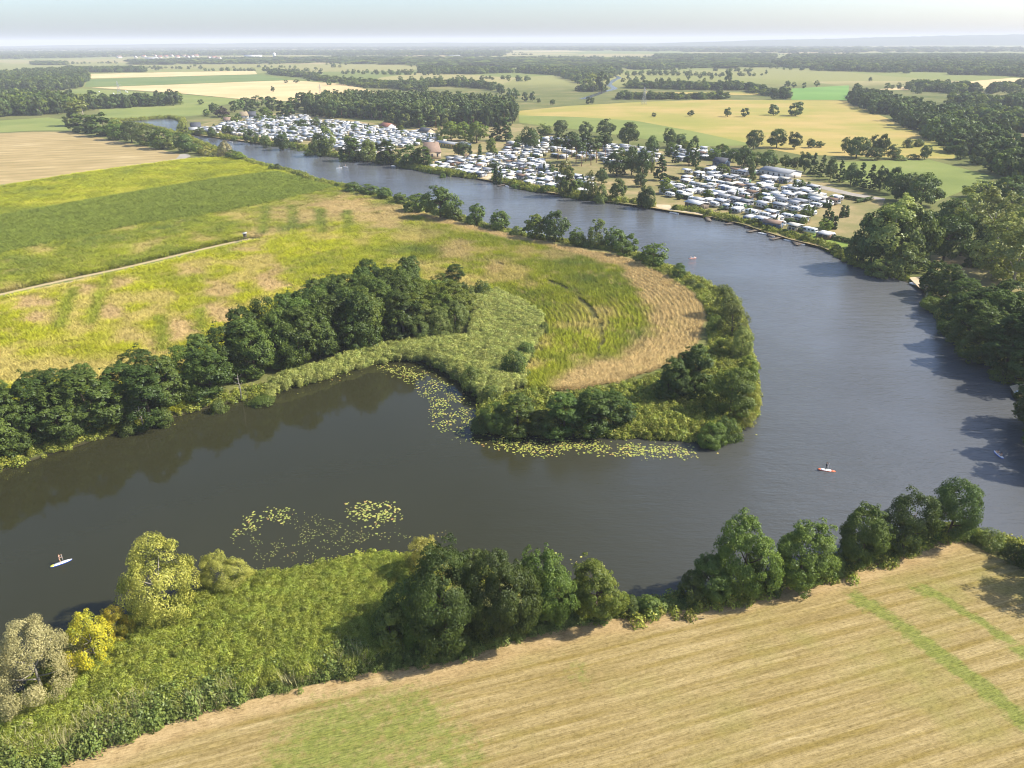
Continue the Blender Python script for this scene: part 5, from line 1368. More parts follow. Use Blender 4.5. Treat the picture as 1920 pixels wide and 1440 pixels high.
def build_camp():
    allc = []
    for bi, (nm, px, dr, st, rowgap) in enumerate(BLOCKS):
        poly = GP(px)
        a, b = G(*dr[0])[:2], G(*dr[1])[:2]
        u = (b - a) / np.linalg.norm(b - a)
        v = np.array([-u[1], u[0]])
        if v[1] < 0: v = -v
        c = poly - a
        s0, s1 = (c @ u).min(), (c @ u).max()
        t0, t1 = (c @ v).min(), (c @ v).max()
        r = np.random.default_rng(300 + bi)
        ri = 0
        t = t0 + 3
        while t < t1:
            ri += 1
            ss = np.arange(s0, s1, st)
            pts = a + (ss[:, None] + r.normal(size=(len(ss), 1)) * 0.7) * u + (t + r.normal(size=(len(ss), 1)) * 0.6) * v
            ok = inside(pts, poly) & (r.random(len(ss)) > 0.22) & (shore_dist(pts) > 5.0)
            for (qx, qy), rad in NO_CARAVAN:
                ok &= np.linalg.norm(pts - G(qx, qy)[:2], axis=1) > rad
            for p in pts[ok]:
                base = math.atan2(u[1], u[0])
                turn = r.choice([0, math.pi, math.pi / 2], p=[0.62, 0.3, 0.08]) + r.normal() * 0.06
                allc.append((nm, ri, float((p - a) @ u), p[0], p[1], base + turn))
            t += rowgap + (2.6 if ri % 2 == 0 else 0)
    dist = np.array([math.hypot(q[3], q[4]) for q in allc])
    near = set(np.argsort(dist)[:300].tolist())
    print('caravans', len(allc))
    groups = {}
    for i in sorted(near):
        groups.setdefault((allc[i][0], allc[i][1]), []).append(i)
    r = random.Random(5)
    for (nm, ri), idx in groups.items():
        idx.sort(key=lambda i: -allc[i][2])
        for k, i in enumerate(idx):
            _, _, _, x, y, rz = allc[i]
            style = r.choices(['shelter', 'awning', 'bare'], [0.42, 0.43, 0.15])[0]
            col = r.choices(list(AWN) + ['none'], [5, 3, 1, 1, 1, 3, 3 if style == 'shelter' else 0])[0]
            what = {'shelter': 'white caravan under sheet roof' if col == 'none' else f'white caravan, {col} awning and sheet roof', 'awning': f'white caravan with {col} awning', 'bare': 'white caravan without awning'}[style]
            make_caravan(x, y, rz, r.randrange(3), style, col, f'{what}, {nm}, {ordw(k + 1)} from right, row {["zero","one","two","three","four","five","six","seven","eight","nine","ten","eleven","twelve","thirteen","fourteen","fifteen","sixteen","seventeen","eighteen","nineteen","twenty"][min(ri,20)]}')
    rest = [q for i, q in enumerate(allc) if i not in near]
    mb = MB()
    for nm, ri, s, x, y, rz in rest:
        k = r.randrange(3)
        L = (5.2, 6.0, 6.8)[k]
        one = MB()
        one.box(-L / 2, L / 2, -1.15, 1.15, 0.5, 2.6, 0)
        one.box(-L * 0.4, L * 0.4, 1.15, 1.17, 1.45, 2.1, 1)
        if r.random() < 0.7:
            one.prism([(-2.8 - 1.2, 2.75), (-1.2, 3.3), (2.8 - 1.2, 2.75), (2.8 - 1.2, 2.85), (-1.2, 3.42), (-2.8 - 1.2, 2.85)], -L / 2 - 0.5, L / 2 + 0.5, 2)
            n = 12
            one.v[-n:] = [(yy, xx, zz) for xx, yy, zz in one.v[-n:]]
            one.f[-8:] = [q[::-1] for q in one.f[-8:]]
        if r.random() < 0.6:
            one.box(-L * 0.45, L * 0.45, -3.7, -1.2, 0, 2.3, r.choice([3, 4]))
        cs, sn = math.cos(rz), math.sin(rz)
        one.v = [(x + cs * p[0] - sn * p[1], y + sn * p[0] + cs * p[1], 1.02 + p[2]) for p in one.v]
        base = len(mb.v)
        mb.v += one.v; mb.f += [tuple(base + i for i in q) for q in one.f]; mb.m += one.m
    if rest:
        o = link('distant_caravans', mb.mesh('distant_caravans', [M['white'], M['glass'], M['white_roof'], M['awn_grey'], M['awn_beige']]))
        tag(o, 'mass of white caravans farther back on the upstream campsite', 'caravans', kind='stuff')
    # garden bushes between the pitches
    bush = []
    rb = np.random.default_rng(77)
    for nm, px, dr, st, rg in BLOCKS:
        q = fill(GP(px), 12.0, 0.45, 78)
        q = q[(shore_dist(q) > 7)]
        bush += [(nm, a[0], a[1]) for a in q[rb.random(len(q)) < 0.48]]
    bush.sort(key=lambda b_: P2(np.array([[b_[1], b_[2]]]))[0, 0])
    cnt = {}
    for nm, x, y in bush:
        cnt[nm] = cnt.get(nm, 0) + 1
        kd = random.choice(['shrub', 'broad', 'thuja', 'lime'])
        sz = random.uniform(6.0, 9.5) if random.random() < 0.28 and kd in ('broad', 'lime') else random.uniform(2.4, 4.8)
        o = tree_world(kd, x, y, sz * (1.3 if kd == 'thuja' else 0.9), sz * (0.45 if kd == 'thuja' else 1.0), None, None, 1.0)
        o.name = 'garden_bush'
        tag(o, f'garden bush between caravan pitches of the {nm}, {ordw(cnt[nm])} from left', 'bush', 'garden bushes of the campsite')
    rs_ = np.random.default_rng(79)
    spx = P2(SHORE, 0.0)
    bank = []
    i = 0
    while i < len(SHORE):
        if 480 < spx[i, 0] < 1560 and 262 < spx[i, 1] and np.interp(spx[i, 0], [480, 740, 1050, 1300, 1560], [272, 310, 367, 403, 478]) + 9 > spx[i, 1] and not (1215 < spx[i, 0] < 1262) and not (890 < spx[i, 0] < 922):
            t_ = SHORE[(i + 1) % len(SHORE)] - SHORE[i - 1]
            n_ = np.array([t_[1], -t_[0]]) / np.linalg.norm(t_)
            if shore_dist((SHORE[i] + n_ * 2)[None])[0] < 0: n_ = -n_
            bank.append(SHORE[i] + n_ * rs_.uniform(1.2, 3.2))
            i += int(rs_.integers(1, 4))
        i += 1
    bank.sort(key=lambda b_: P2(b_[None])[0, 0])
    for k, q in enumerate(bank):
        kd = random.choice(['shrub', 'shrub', 'broad', 'lime', 'willow'])
        o = tree_world(kd, q[0], q[1], random.uniform(1.6, 3.8), random.uniform(2.6, 5.5), None, None)
        o.name = 'bank_bush'
        tag(o, f'low bush at the water edge of the campsite bank, {ordw(k + 1)} from left', 'bush', 'bushes along the campsite bank')
    print('bushes', len(bush), 'bank', len(bank))
    # clipped hedges between pitches
    hm = []
    for k, L in enumerate((7.0, 11.0, 15.0)):
        rr = np.random.default_rng(400 + k)
        n = int(90 * L)
        p = rr.random((n, 3)) * np.array([L, 1.4, 1.8]) - np.array([L / 2, 0.7, 0])
        face = rr.integers(0, 3, n)
        p[face == 0, 1] = np.sign(p[face == 0, 1]) * 0.7
        p[face == 1, 2] = 1.8
        d = np.stack([p[:, 0] * 0.05, p[:, 1], (p[:, 2] - 0.9)], 1) + rr.normal(size=(n, 3)) * 0.3
        v, f = quads_from(p, d, 0.34 * (0.6 + 0.6 * rr.random(n)), rr)
        hm.append(new_mesh('hedge', v, f, [M['conifer']], None, {'tint': ('FACE', rr.random(n))}))
    HEDGES = [(1272, 370, 2), (1290, 374, 2), (1356, 393, 0), (1462, 402, 1), (1478, 405, 1), (1430, 373, 1), (1412, 352, 0), (1492, 372, 2), (1510, 376, 2), (1600, 375, 2), (1620, 378, 2), (1375, 352, 0), (1260, 336, 1), (1330, 345, 0), (1440, 392, 0), (1498, 385, 1), (1370, 372, 0), (1290, 352, 0), (1480, 440, 0), (1575, 452, 1), (1340, 326, 1), (880, 330, 0), (1000, 345, 0), (960, 322, 0), (1040, 345, 0), (700, 270, 1), (640, 268, 1), (560, 232, 1), (640, 236, 1), (500, 236, 0), (1320, 299, 1), (1350, 294, 1)]
    rh = np.random.default_rng(81)
    for nm_, px_, dr_, st_, rg_ in BLOCKS[:4]:
        q_ = fill(GP(px_), 21.0, 0.45, 82)
        for w_ in q_[shore_dist(q_) > 8]:
            pp = P2(w_[None])[0]
            HEDGES.append((float(pp[0]), float(pp[1]), int(rh.integers(0, 2))))
    HEDGES.sort()
    ub = math.atan2(*(G(1539, 465) - G(1262, 398))[:2][::-1])
    for k, (x, y, s) in enumerate(HEDGES):
        g = G(x, y)
        o = link('clipped_hedge', hm[s], None, (g[0], g[1], 1.0), ub + random.choice([0, 0, math.pi / 2]))
        tag(o, f'dark clipped hedge between caravan pitches, {ordw(k + 1)} from left', 'hedge', 'clipped hedges of the campsite')
build_camp()

# buildings ----------------------------------------------------------
M['brick'] = plain('sandy_brick', (0.42, 0.34, 0.24), 0.9, 0.1, 0.15, 2)
M['red_roof'] = plain('red_tile', (0.25, 0.115, 0.08), 0.8, 0.1, 0.15, 1)
M['brown_roof'] = plain('brown_tile', (0.24, 0.17, 0.13), 0.8, 0.1, 0.15, 1)
M['grey_roof'] = plain('grey_sheet_roof', (0.30, 0.31, 0.32), 0.7, 0.2, 0.1, 1)
M['thatch'] = plain('thatch', (0.26, 0.21, 0.14), 0.95, 0.05, 0.2, 1)
M['plaster'] = plain('white_plaster', (0.68, 0.66, 0.62), 0.8, 0.1, 0.06, 0.6)
M['yellow_wall'] = plain('yellow_wall', (0.55, 0.40, 0.12), 0.8, 0.1, 0.08, 0.6)
M['blue_wall'] = plain('slate_blue_boards', (0.10, 0.14, 0.20), 0.8, 0.1, 0.1, 0.8)
M['dark_roof'] = plain('dark_slate', (0.07, 0.075, 0.09), 0.7, 0.2, 0.1, 0.8)
def house(name, px, py, L, D, eave, ridge, rz, wall, roof, label, hip=0.0, cat='house', windows=3, chimney=False, far=False):
    g = G(px, py)
    o = empty(name, (g[0], g[1], 1.0), rz)
    w = MB().prism([(-D / 2, 0), (D / 2, 0), (D / 2, eave), (0, ridge - 0.15 if hip == 0 else eave), (-D / 2, eave)], -L / 2, L / 2)
    w.v = [(y, x, z) for x, y, z in w.v]; w.f = [q[::-1] for q in w.f]
    link('wall', w.mesh('house_wall', [M[wall]]), o)
    ov = 0.45
    e = eave - 0.1
    h = hip * L / 2
    v = [(-L / 2 - ov, -D / 2 - ov, e), (L / 2 + ov, -D / 2 - ov, e), (L / 2 + ov, D / 2 + ov, e), (-L / 2 - ov, D / 2 + ov, e), (-L / 2 - ov + h, 0, ridge), (L / 2 + ov - h, 0, ridge)]
    v += [(a, b, c + 0.22) for a, b, c in v]
    f = [(6, 7, 11, 10), (8, 9, 10, 11), (0, 4, 5, 1), (2, 5, 4, 3), (0, 1, 7, 6), (2, 3, 9, 8), (0, 6, 10, 4), (4, 10, 9, 3), (1, 5, 11, 7), (5, 2, 8, 11)]
    if hip > 0:
        f = f[:6] + [(9, 6, 10), (3, 4, 0), (7, 8, 11), (1, 5, 2), (0, 6, 9, 3), (1, 2, 8, 7)]
    rf = link('roof', MB().add(v, f).mesh('house_roof', [M[roof]]), o)
    if chimney:
        link('chimney', MB().box(L * 0.2 - 0.35, L * 0.2 + 0.35, -0.35, 0.35, ridge - 0.8, ridge + 1.0).mesh('chimney', [M['brick']]), rf)
    if not far:
        for k in range(windows):
            x = (k - (windows - 1) / 2) * L / (windows + 0.3)
            wm = MB().box(x - 0.6, x + 0.6, -D / 2 - 0.03, -D / 2 + 0.02, eave * 0.35, eave * 0.78)
            link('window', wm.mesh('window', [M['glass']]), o)
        link('door', MB().box(L / 2 - 0.02, L / 2 + 0.03, -0.55, 0.55, 0.05, 2.1).mesh('door', [M['timber']]), o)
    return tag(o, label, cat, 'houses by the campsite' if not far else 'houses of the distant village')
ub = math.atan2(*(G(1053, 367) - G(779, 319))[:2][::-1])
house('farmhouse', 810, 297, 13, 10, 5.0, 11.5, 0.15, 'brick', 'brown_roof', 'tall sandy house with steep brown roof by the river camp', 0.25, 'house', 3, True)
house('camp_hall', 842, 276, 22, 7, 3.2, 4.4, ub, 'yellow_wall', 'grey_roof', 'long low yellow building behind the sandy house', 0, 'building', 6)
house('camp_hall', 1462, 330, 22, 13, 3.4, 4.8, ub - 0.2, 'plaster', 'grey_roof', 'long white building with grey roof behind the right-hand camp', 0, 'building', 5)
house('chalet', 1352, 311, 9, 8, 3.0, 5.4, ub, 'blue_wall', 'dark_roof', 'dark slate-blue chalet at the back of the right-hand camp', 0, 'chalet', 2)
house('camp_hall', 727, 243, 14, 10, 3.4, 6.2, ub, 'plaster', 'red_roof', 'white building with red roof below the pine wood', 0, 'building', 3)
house('camp_hall', 800, 252, 13, 9, 3.2, 5.8, ub, 'brick', 'dark_roof', 'brick building with slate roof right of the red-roofed one', 0, 'building', 3)
house('cottage', 458, 222, 10, 8, 3.0, 7.2, 0.3, 'plaster', 'thatch', 'thatched cottage behind the upstream camp', 0.3, 'house', 2, True)
house('cottage', 473, 221, 9, 7, 3.0, 6.8, 0.2, 'blue_wall', 'dark_roof', 'dark blue gabled cottage right of the thatched one', 0, 'house', 2)
house('cottage', 368, 243, 9, 7, 3.0, 6.8, 0.5, 'blue_wall', 'dark_roof', 'dark cottage on the upstream river promontory', 0, 'house', 2)
house('cottage', 364, 248, 8, 6, 2.6, 4.6, 0.5, 'plaster', 'grey_roof', 'small white cottage in front of the dark one on the promontory', 0, 'house', 2)
house('cottage', 428, 230, 8, 7, 2.8, 5.5, 0.4, 'plaster', 'brown_roof', 'small white cottage with brown roof left of the thatched cottage', 0, 'house', 2)
house('boathouse', 1448, 427, 8, 4.5, 2.6, 3.6, ub + 0.1, 'blue_wall', 'brown_roof', 'brown-roofed boathouse on the camp waterfront', 0, 'boathouse', 2)
house('cabin', 1306, 389, 10, 7, 2.6, 3.4, ub - 0.2, 'timber', 'white_roof', 'wide timber cabin with white roof beside the beach', 0, 'cabin', 2)
house('cabin', 1022, 322, 7, 6, 2.8, 4.0, ub, 'blue_wall', 'grey_roof', 'small blue-grey cabin beneath the pines', 0, 'cabin', 2)
house('cabin', 872, 276, 8, 6, 2.8, 4.0, ub, 'blue_wall', 'grey_roof', 'blue cabin right of the long yellow building', 0, 'cabin', 2)
VILLAGE = [(292, 105), (300, 107), (312, 106), (322, 104.5), (333, 106.5), (345, 105), (352, 107), (360, 106), (368, 104.5), (255, 107), (270, 106), (392, 109), (402, 108), (410, 110), (206, 104.5), (224, 107)]
for k, (x, y) in enumerate(sorted(VILLAGE)):
    house('village_house', x, y + 2, 22 + 6 * random.random(), 14, 6, 13, random.random() * 3, 'plaster', 'red_roof' if random.random() < 0.75 else 'brown_roof', f'distant village house with tiled roof, {ordw(k + 1)} from left below the horizon wood', 0, 'house', far=True)
house('factory_hall', 475, 108, 90, 40, 9, 13, 0.05, 'plaster', 'white_roof', 'long white hall at the right end of the distant village', 0, 'hall', far=True)
house('barn', 285, 112, 60, 24, 7, 11, 0.0, 'plaster', 'grey_roof', 'grey-roofed barn in front of the distant village', 0, 'barn', far=True)
house('barn', 852, 108, 60, 20, 7, 10, 0.0, 'plaster', 'white_roof', 'pale barn on the far plain above the grove', 0, 'barn', far=True)
house('barn', 864, 111, 34, 20, 7, 10, 0.0, 'plaster', 'white_roof', 'small pale barn right of the longer pale one', 0, 'barn', far=True)
g = G(515, 109)
o = empty('silo', (g[0], g[1], 1.0))
link('tank', MB().tube([(0, 0, 0), (0, 0, 22), (0, 0, 27)], [8, 8, 2], 14).mesh('tank', [M['plaster']]), o)
link('cap', MB().tube([(0, 0, 27), (0, 0, 29)], [2.2, 1.6], 10).mesh('cap', [M['grey_roof']]), o)
tag(o, 'white silo standing right of the distant white hall', 'silo')

# jetties and boats --------------------------------------------------
def jetty(px, py, L, W, rz, label):
    g = G(px, py, 0.0)
    o = empty('jetty', (g[0], g[1], 0.0), rz)
    n = max(4, int(L / 0.6))
    pl = MB().box(-0.27, 0.27, -W / 2, W / 2, 0.50, 0.56).mesh('plank', [M['timber']])
    for k in range(n):
        link('plank', pl, o, ((k + 0.5) * L / n, 0, 0))
    for s in (-1, 1):
        link('beam', MB().box(-0.5, L, s * W * 0.36 - 0.06, s * W * 0.36 + 0.06, 0.36, 0.497).mesh('beam', [M['timber']]), o)
    for k in range(2):
        for s in (-1, 1):
            link('post', MB().tube([(L * (0.35 + 0.58 * k), s * (W / 2 + 0.08), -1.0), (L * (0.35 + 0.58 * k), s * (W / 2 + 0.08), 1.0)], [0.08, 0.08], 6).mesh('post', [M['timber']]), o)
    return tag(o, label, 'jetty', 'jetties along the campsite bank')
JET = [(735, 309, 7, 2), (946, 348, 6, 2), (1052, 368, 5, 1.8), (1325, 410, 8, 2.2), (1398, 424, 6, 2.4), (1424, 433, 8, 2.2), (1440, 439, 7, 2.4), (1470, 446, 9, 2.4), (1486, 452, 7, 2.4), (1376, 420, 6, 2), (1508, 458, 6, 2), (372, 255, 7, 2), (432, 264, 6, 2)]
sdir = ub - math.pi / 2
for k, (x, y, L, W) in enumerate(sorted(JET)):
    jetty(x, y - 1, L, W, sdir + random.uniform(-.35, .35) if x < 1300 else sdir + 0.9 * (k % 2) - 0.2, f'small timber jetty on the campsite bank, {ordw(k + 1)} from left')

M['hull_white'] = plain('hull_white', (0.75, 0.75, 0.73), 0.35, 0.4, 0.05)
M['hull_dark'] = plain('hull_inside', (0.22, 0.20, 0.17), 0.7, 0.2, 0.15)
def boat(px, py, L, rz, label, z=0.0, cat='boat', group='boats at the campsite jetties'):
    g = G(px, py, z)
    o = empty('rowing_boat', (g[0], g[1], z), rz)
    xs = np.linspace(-L / 2, L / 2, 9)
    hw = 0.75 * np.array([0.72, 0.85, 0.96, 1, 1, 0.94, 0.78, 0.48, 0.06])
    mb = MB()
    ring = lambda s, zz: [(x, w * s, zz) for x, w in zip(xs, hw)] + [(x, -w * s, zz) for x, w in zip(xs[::-1], hw[::-1])]
    n = 18
    r0, r1, r2, r3 = ring(0.55, -0.12), ring(1.0, 0.45), ring(0.86, 0.45), ring(0.6, 0.08)
    f = [tuple(range(n - 1, -1, -1))]
    for k in range(3):
        f += [(k * n + i, k * n + (i + 1) % n, (k + 1) * n + (i + 1) % n, (k + 1) * n + i) for i in range(n)]
    mb.add(r0 + r1 + r2 + r3, f + [tuple(range(3 * n, 4 * n))])
    link('hull', mb.mesh('hull', [M['hull_white']]), o)
    for x in (-L * 0.22, L * 0.15):
        link('seat', MB().box(x - 0.14, x + 0.14, -0.58, 0.58, 0.28, 0.33).mesh('seat', [M['timber']]), o)
    return tag(o, label, cat, group)
BOATS = [(1262, 399), (1268, 400), (738, 311), (1430, 438), (1447, 443), (1478, 451), (1500, 458), (951, 349), (360, 254), (433, 266)]
for k, (x, y) in enumerate(sorted(BOATS)):
    boat(x, y + 1, 4.2, ub + random.uniform(-.5, .5), f'small white rowing boat moored at the campsite bank, {ordw(k + 1)} from left')
boat(1716, 534, 4.4, 2.2, 'white rowing boat drawn up on the shaded right-bank landing', 0.35)
boat(1738, 537, 4.0, 0.4, 'white rowing boat lying higher on the shaded right-bank landing', 0.9)

# ------------------------------------------------------------------ boards and people
M['board_white'] = plain('board_white', (0.80, 0.80, 0.80), 0.4, 0.4, 0.03)
M['board_blue'] = plain('board_blue', (0.03, 0.10, 0.50), 0.4, 0.4, 0.05)
M['board_yellow'] = plain('board_yellow', (0.75, 0.70, 0.10), 0.4, 0.4, 0.05)
M['board_orange'] = plain('board_orange', (0.75, 0.16, 0.06), 0.4, 0.4, 0.05)
M['skin'] = plain('skin', (0.62, 0.38, 0.26), 0.6, 0.3, 0.05)
M['hair'] = plain('hair', (0.06, 0.035, 0.02), 0.7, 0.2, 0.2)
M['wet_suit'] = plain('black_suit', (0.02, 0.02, 0.035), 0.7, 0.2, 0.1)
M['bikini'] = plain('dark_swimwear', (0.05, 0.04, 0.05), 0.7, 0.2, 0.1)
M['shirt_white'] = plain('white_shirt', (0.75, 0.74, 0.72), 0.8, 0.2, 0.05)
M['paddle'] = plain('paddle_grey', (0.65, 0.66, 0.68), 0.5, 0.3, 0.05)

def board(px, py, L, rz, deck, rail, tail, label, nose=None, z=0.0):
    g = G(px, py, z)
    o = empty('paddle_board', (g[0], g[1], z), rz)
    xs = np.linspace(-L / 2, L / 2, 13)
    hw = 0.40 * np.array([0.5, 0.75, 0.88, 0.95, 1, 1, 1, 1, 0.96, 0.86, 0.68, 0.42, 0.06])
    def slab(i0, i1, s, z0, z1, mat, nm):
        x, w = xs[i0:i1 + 1], hw[i0:i1 + 1] * s
        n = len(x) * 2
        a = [(p, q, z0) for p, q in zip(x, w)] + [(p, -q, z0) for p, q in zip(x[::-1], w[::-1])]
        b = [(p, q, z1) for p, q, _ in a]
        f = [tuple(range(n)), tuple(range(2 * n - 1, n - 1, -1))] + [((i + 1) % n, i, n + i, n + (i + 1) % n) for i in range(n)]
        return link(nm, MB().add(a + b, f).mesh(nm, [M[mat]]), o)
    slab(0, 12, 1.0, -0.05, 0.10, rail, 'hull')
    slab(2 if tail else 0, 9 if nose else 12, 0.90, 0.101, 0.125, deck, 'deck_pad')
    if tail: slab(0, 2, 0.97, 0.101, 0.125, tail, 'tail_pad')
    if nose: slab(9, 12, 0.97, 0.101, 0.125, nose, 'nose_pad')
    link('fin', MB().prism([(-L / 2 + 0.15, -0.055), (-L / 2 + 0.4, -0.055), (-L / 2 + 0.2, -0.25)], -0.01, 0.01).mesh('fin', [M['wet_suit']]), o)
    return tag(o, label, 'paddle board', 'paddle boards on the river'), g

def person(x, y, z, rz, pose, label, suit, hairm='hair', group='people on the river'):
    """one skinned body; pose = 'stand' or 'sit'"""
    if pose == 'stand':
        hip, kn, an = 0.95, 0.50, 0.08
        J = {'pelvis': (0, 0, hip), 'belly': (0.01, 0, hip + 0.16), 'chest': (0.04, 0, hip + 0.38), 'neck': (0.06, 0, hip + 0.54), 'chin': (0.09, 0, hip + 0.62), 'head': (0.09, 0, hip + 0.74)}
        for s, n in ((1, 'l'), (-1, 'r')):
            J['hip' + n] = (0, s * 0.10, hip - 0.06); J['knee' + n] = (0.07, s * 0.13, kn); J['ank' + n] = (-0.02, s * 0.14, an); J['toe' + n] = (0.15, s * 0.16, 0.03)
    else:
        hip = 0.13
        J = {'pelvis': (0, 0, hip), 'belly': (0.0, 0, hip + 0.17), 'chest': (0.05, 0, hip + 0.38), 'neck': (0.08, 0, hip + 0.53), 'chin': (0.11, 0, hip + 0.61), 'head': (0.11, 0, hip + 0.73)}
        for s, n in ((1, 'l'), (-1, 'r')):
            J['hip' + n] = (0.06, s * 0.11, hip); J['knee' + n] = (0.42, s * 0.19, hip + 0.20); J['ank' + n] = (0.72, s * 0.13, 0.07); J['toe' + n] = (0.86, s * 0.15, 0.12)
    c = J['chest']
    for s, n in ((1, 'l'), (-1, 'r')):
        J['sho' + n] = (c[0], s * 0.19, c[2] + 0.07)
        J['elb' + n] = (c[0] + 0.16, s * 0.25, c[2] - 0.14 + (0.10 if s > 0 else 0))
        J['wri' + n] = (c[0] + 0.36, s * 0.10 + 0.06, c[2] - 0.16 + (0.22 if s > 0 else -0.16))
        J['palm' + n] = (c[0] + 0.43, s * 0.07 + 0.06, c[2] - 0.17 + (0.24 if s > 0 else -0.18))
        w = J['palm' + n]
        for k in range(4):
            J[f'f{k}a{n}'] = (w[0] + 0.05, w[1] + (k - 1.5) * 0.022, w[2] + 0.015); J[f'f{k}b{n}'] = (w[0] + 0.075, w[1] + (k - 1.5) * 0.022, w[2] - 0.035 + 0.006 * k)
        J[f'tha{n}'] = (w[0] + 0.0, w[1] - s * 0.05, w[2] + 0.02); J[f'thb{n}'] = (w[0] + 0.03, w[1] - s * 0.06, w[2] + 0.0)
    RAD = {'pelvis': (.16, .12), 'belly': (.14, .11), 'chest': (.17, .12), 'neck': (.055, .055), 'chin': (.065, .08), 'head': (.085, .10), 'hip': (.095, .095), 'knee': (.058, .058), 'ank': (.04, .04), 'toe': (.035, .025), 'sho': (.06, .06), 'elb': (.042, .042), 'wri': (.03, .03), 'palm': (.035, .025)}
    names = list(J)
    E = [('pelvis', 'belly'), ('belly', 'chest'), ('chest', 'neck'), ('neck', 'chin'), ('chin', 'head')]
    for n in 'lr':
        E += [('pelvis', 'hip' + n), ('hip' + n, 'knee' + n), ('knee' + n, 'ank' + n), ('ank' + n, 'toe' + n), ('chest', 'sho' + n), ('sho' + n, 'elb' + n), ('elb' + n, 'wri' + n), ('wri' + n, 'palm' + n)]
        for k in range(4): E += [('palm' + n, f'f{k}a{n}'), (f'f{k}a{n}', f'f{k}b{n}')]
        E += [('palm' + n, 'tha' + n), ('tha' + n, 'thb' + n)]
    o = empty('person', (x, y, z), rz)
    def skin(nm, sel_e, grow, mat):
        used = [q for q in names if any(q in e for e in sel_e)]
        me = bpy.data.meshes.new(nm)
        me.from_pydata([J[q] for q in used], [(used.index(a), used.index(b)) for a, b in sel_e], [])
        me.materials.append(M[mat])
        ob = link(nm, me, o)
        md = ob.modifiers.new('skin', 'SKIN'); md.use_smooth_shade = True
        sv = me.skin_vertices[0].data if len(me.skin_vertices) else None
        if sv is None:
            me.attributes  # layer is created below
            bm = bmesh.new(); bm.from_mesh(me); bm.verts.layers.skin.verify(); bm.to_mesh(me); bm.free()
            sv = me.skin_vertices[0].data
        for i, q in enumerate(used):
            b = q[:-1] if q[-1] in 'lr' and q[:-1] in RAD else q
            r_ = RAD.get(b, (.010, .010))
            sv[i].radius = (r_[0] * grow, r_[1] * grow)
            sv[i].use_root = (q == ('pelvis' if 'pelvis' in used else used[0]))
        ob.modifiers.new('smooth', 'SUBSURF').levels = 1
        ob.modifiers['smooth'].render_levels = 1
        return ob
    skin('body', E, 1.0, 'skin')
    if suit == 'wet_suit':
        skin('wetsuit', [e for e in E if not any(k in ''.join(e) for k in ('chin', 'head', 'palm', 'toe', 'f0', 'f1', 'f2', 'f3', 'th'))], 1.09, 'wet_suit')
    elif suit == 'shirt_white':
        skin('shirt', [('pelvis', 'belly'), ('belly', 'chest'), ('chest', 'shol'), ('chest', 'shor'), ('shol', 'elbl'), ('shor', 'elbr')], 1.12, 'shirt_white')
    else:
        skin('swimsuit', [('pelvis', 'belly'), ('pelvis', 'hipl'), ('pelvis', 'hipr')], 1.07, suit)
    h = J['head']
    hv = MB().tube([(h[0] - .035, 0, h[2] - .13), (h[0] - .05, 0, h[2] - .02), (h[0] - .025, 0, h[2] + .07), (h[0], 0, h[2] + .115)], [.07, .105, .095, .03], 10)
    link('hair', hv.mesh('hair', [M[hairm]], True), o)
    face = MB()
    for s in (-1, 1):
        face.tube([(h[0] + .082, s * .034, h[2] - .02), (h[0] + .096, s * .034, h[2] - .02)], [.012, .008], 6)
    face.tube([(h[0] + .085, 0, h[2] - .03), (h[0] + .115, 0, h[2] - .055), (h[0] + .085, 0, h[2] - .065)], [.008, .014, .008], 5)
    face.box(h[0] + .06, h[0] + .095, -.025, .025, h[2] - .10, h[2] - .09)
    link('face', face.mesh('face', [M['hair']]), o)
    for s in (-1, 1):
        link('ear', MB().tube([(h[0] - .005, s * .082, h[2] - .05), (h[0] - .012, s * .102, h[2] - .03), (h[0] - .01, s * .088, h[2] + .0)], [.012, .016, .01], 6).mesh('ear', [M['skin']]), o)
    tag(o, label, 'person', group)
    return o, J

def paddle(o, J, label):
    a, b = Vector(J['palml']), Vector(J['palmr'])
    d = (b - a).normalized()
    top, bot = a - d * 0.12, a + d * 1.95
    loc = Matrix.Translation(o.location) @ Matrix.Rotation(o.rotation_euler[2], 4, 'Z')
    p = link('paddle', None); p.matrix_world = loc
    link('shaft', MB().tube([top, bot], [.016, .016], 6).mesh('shaft', [M['paddle']]), p)
    sd = d.cross(Vector((0, 1, 0))).normalized()
    e = bot + d * 0.42
    v = [bot + Vector((0, .03, 0)), bot + d * .2 + Vector((0, .10, 0)), e + Vector((0, .07, 0)), e - Vector((0, .07, 0)), bot + d * .2 - Vector((0, .10, 0)), bot - Vector((0, .03, 0))]
    v = v + [q + sd * .012 for q in v]
    link('blade', MB().add(v, [(0, 1, 2, 3, 4, 5), (11, 10, 9, 8, 7, 6)] + [((i + 1) % 6, i, 6 + i, 6 + (i + 1) % 6) for i in range(6)]).mesh('blade', [M['paddle']]), p)
    tag(p, label, 'paddle', 'paddles held by the boarders')

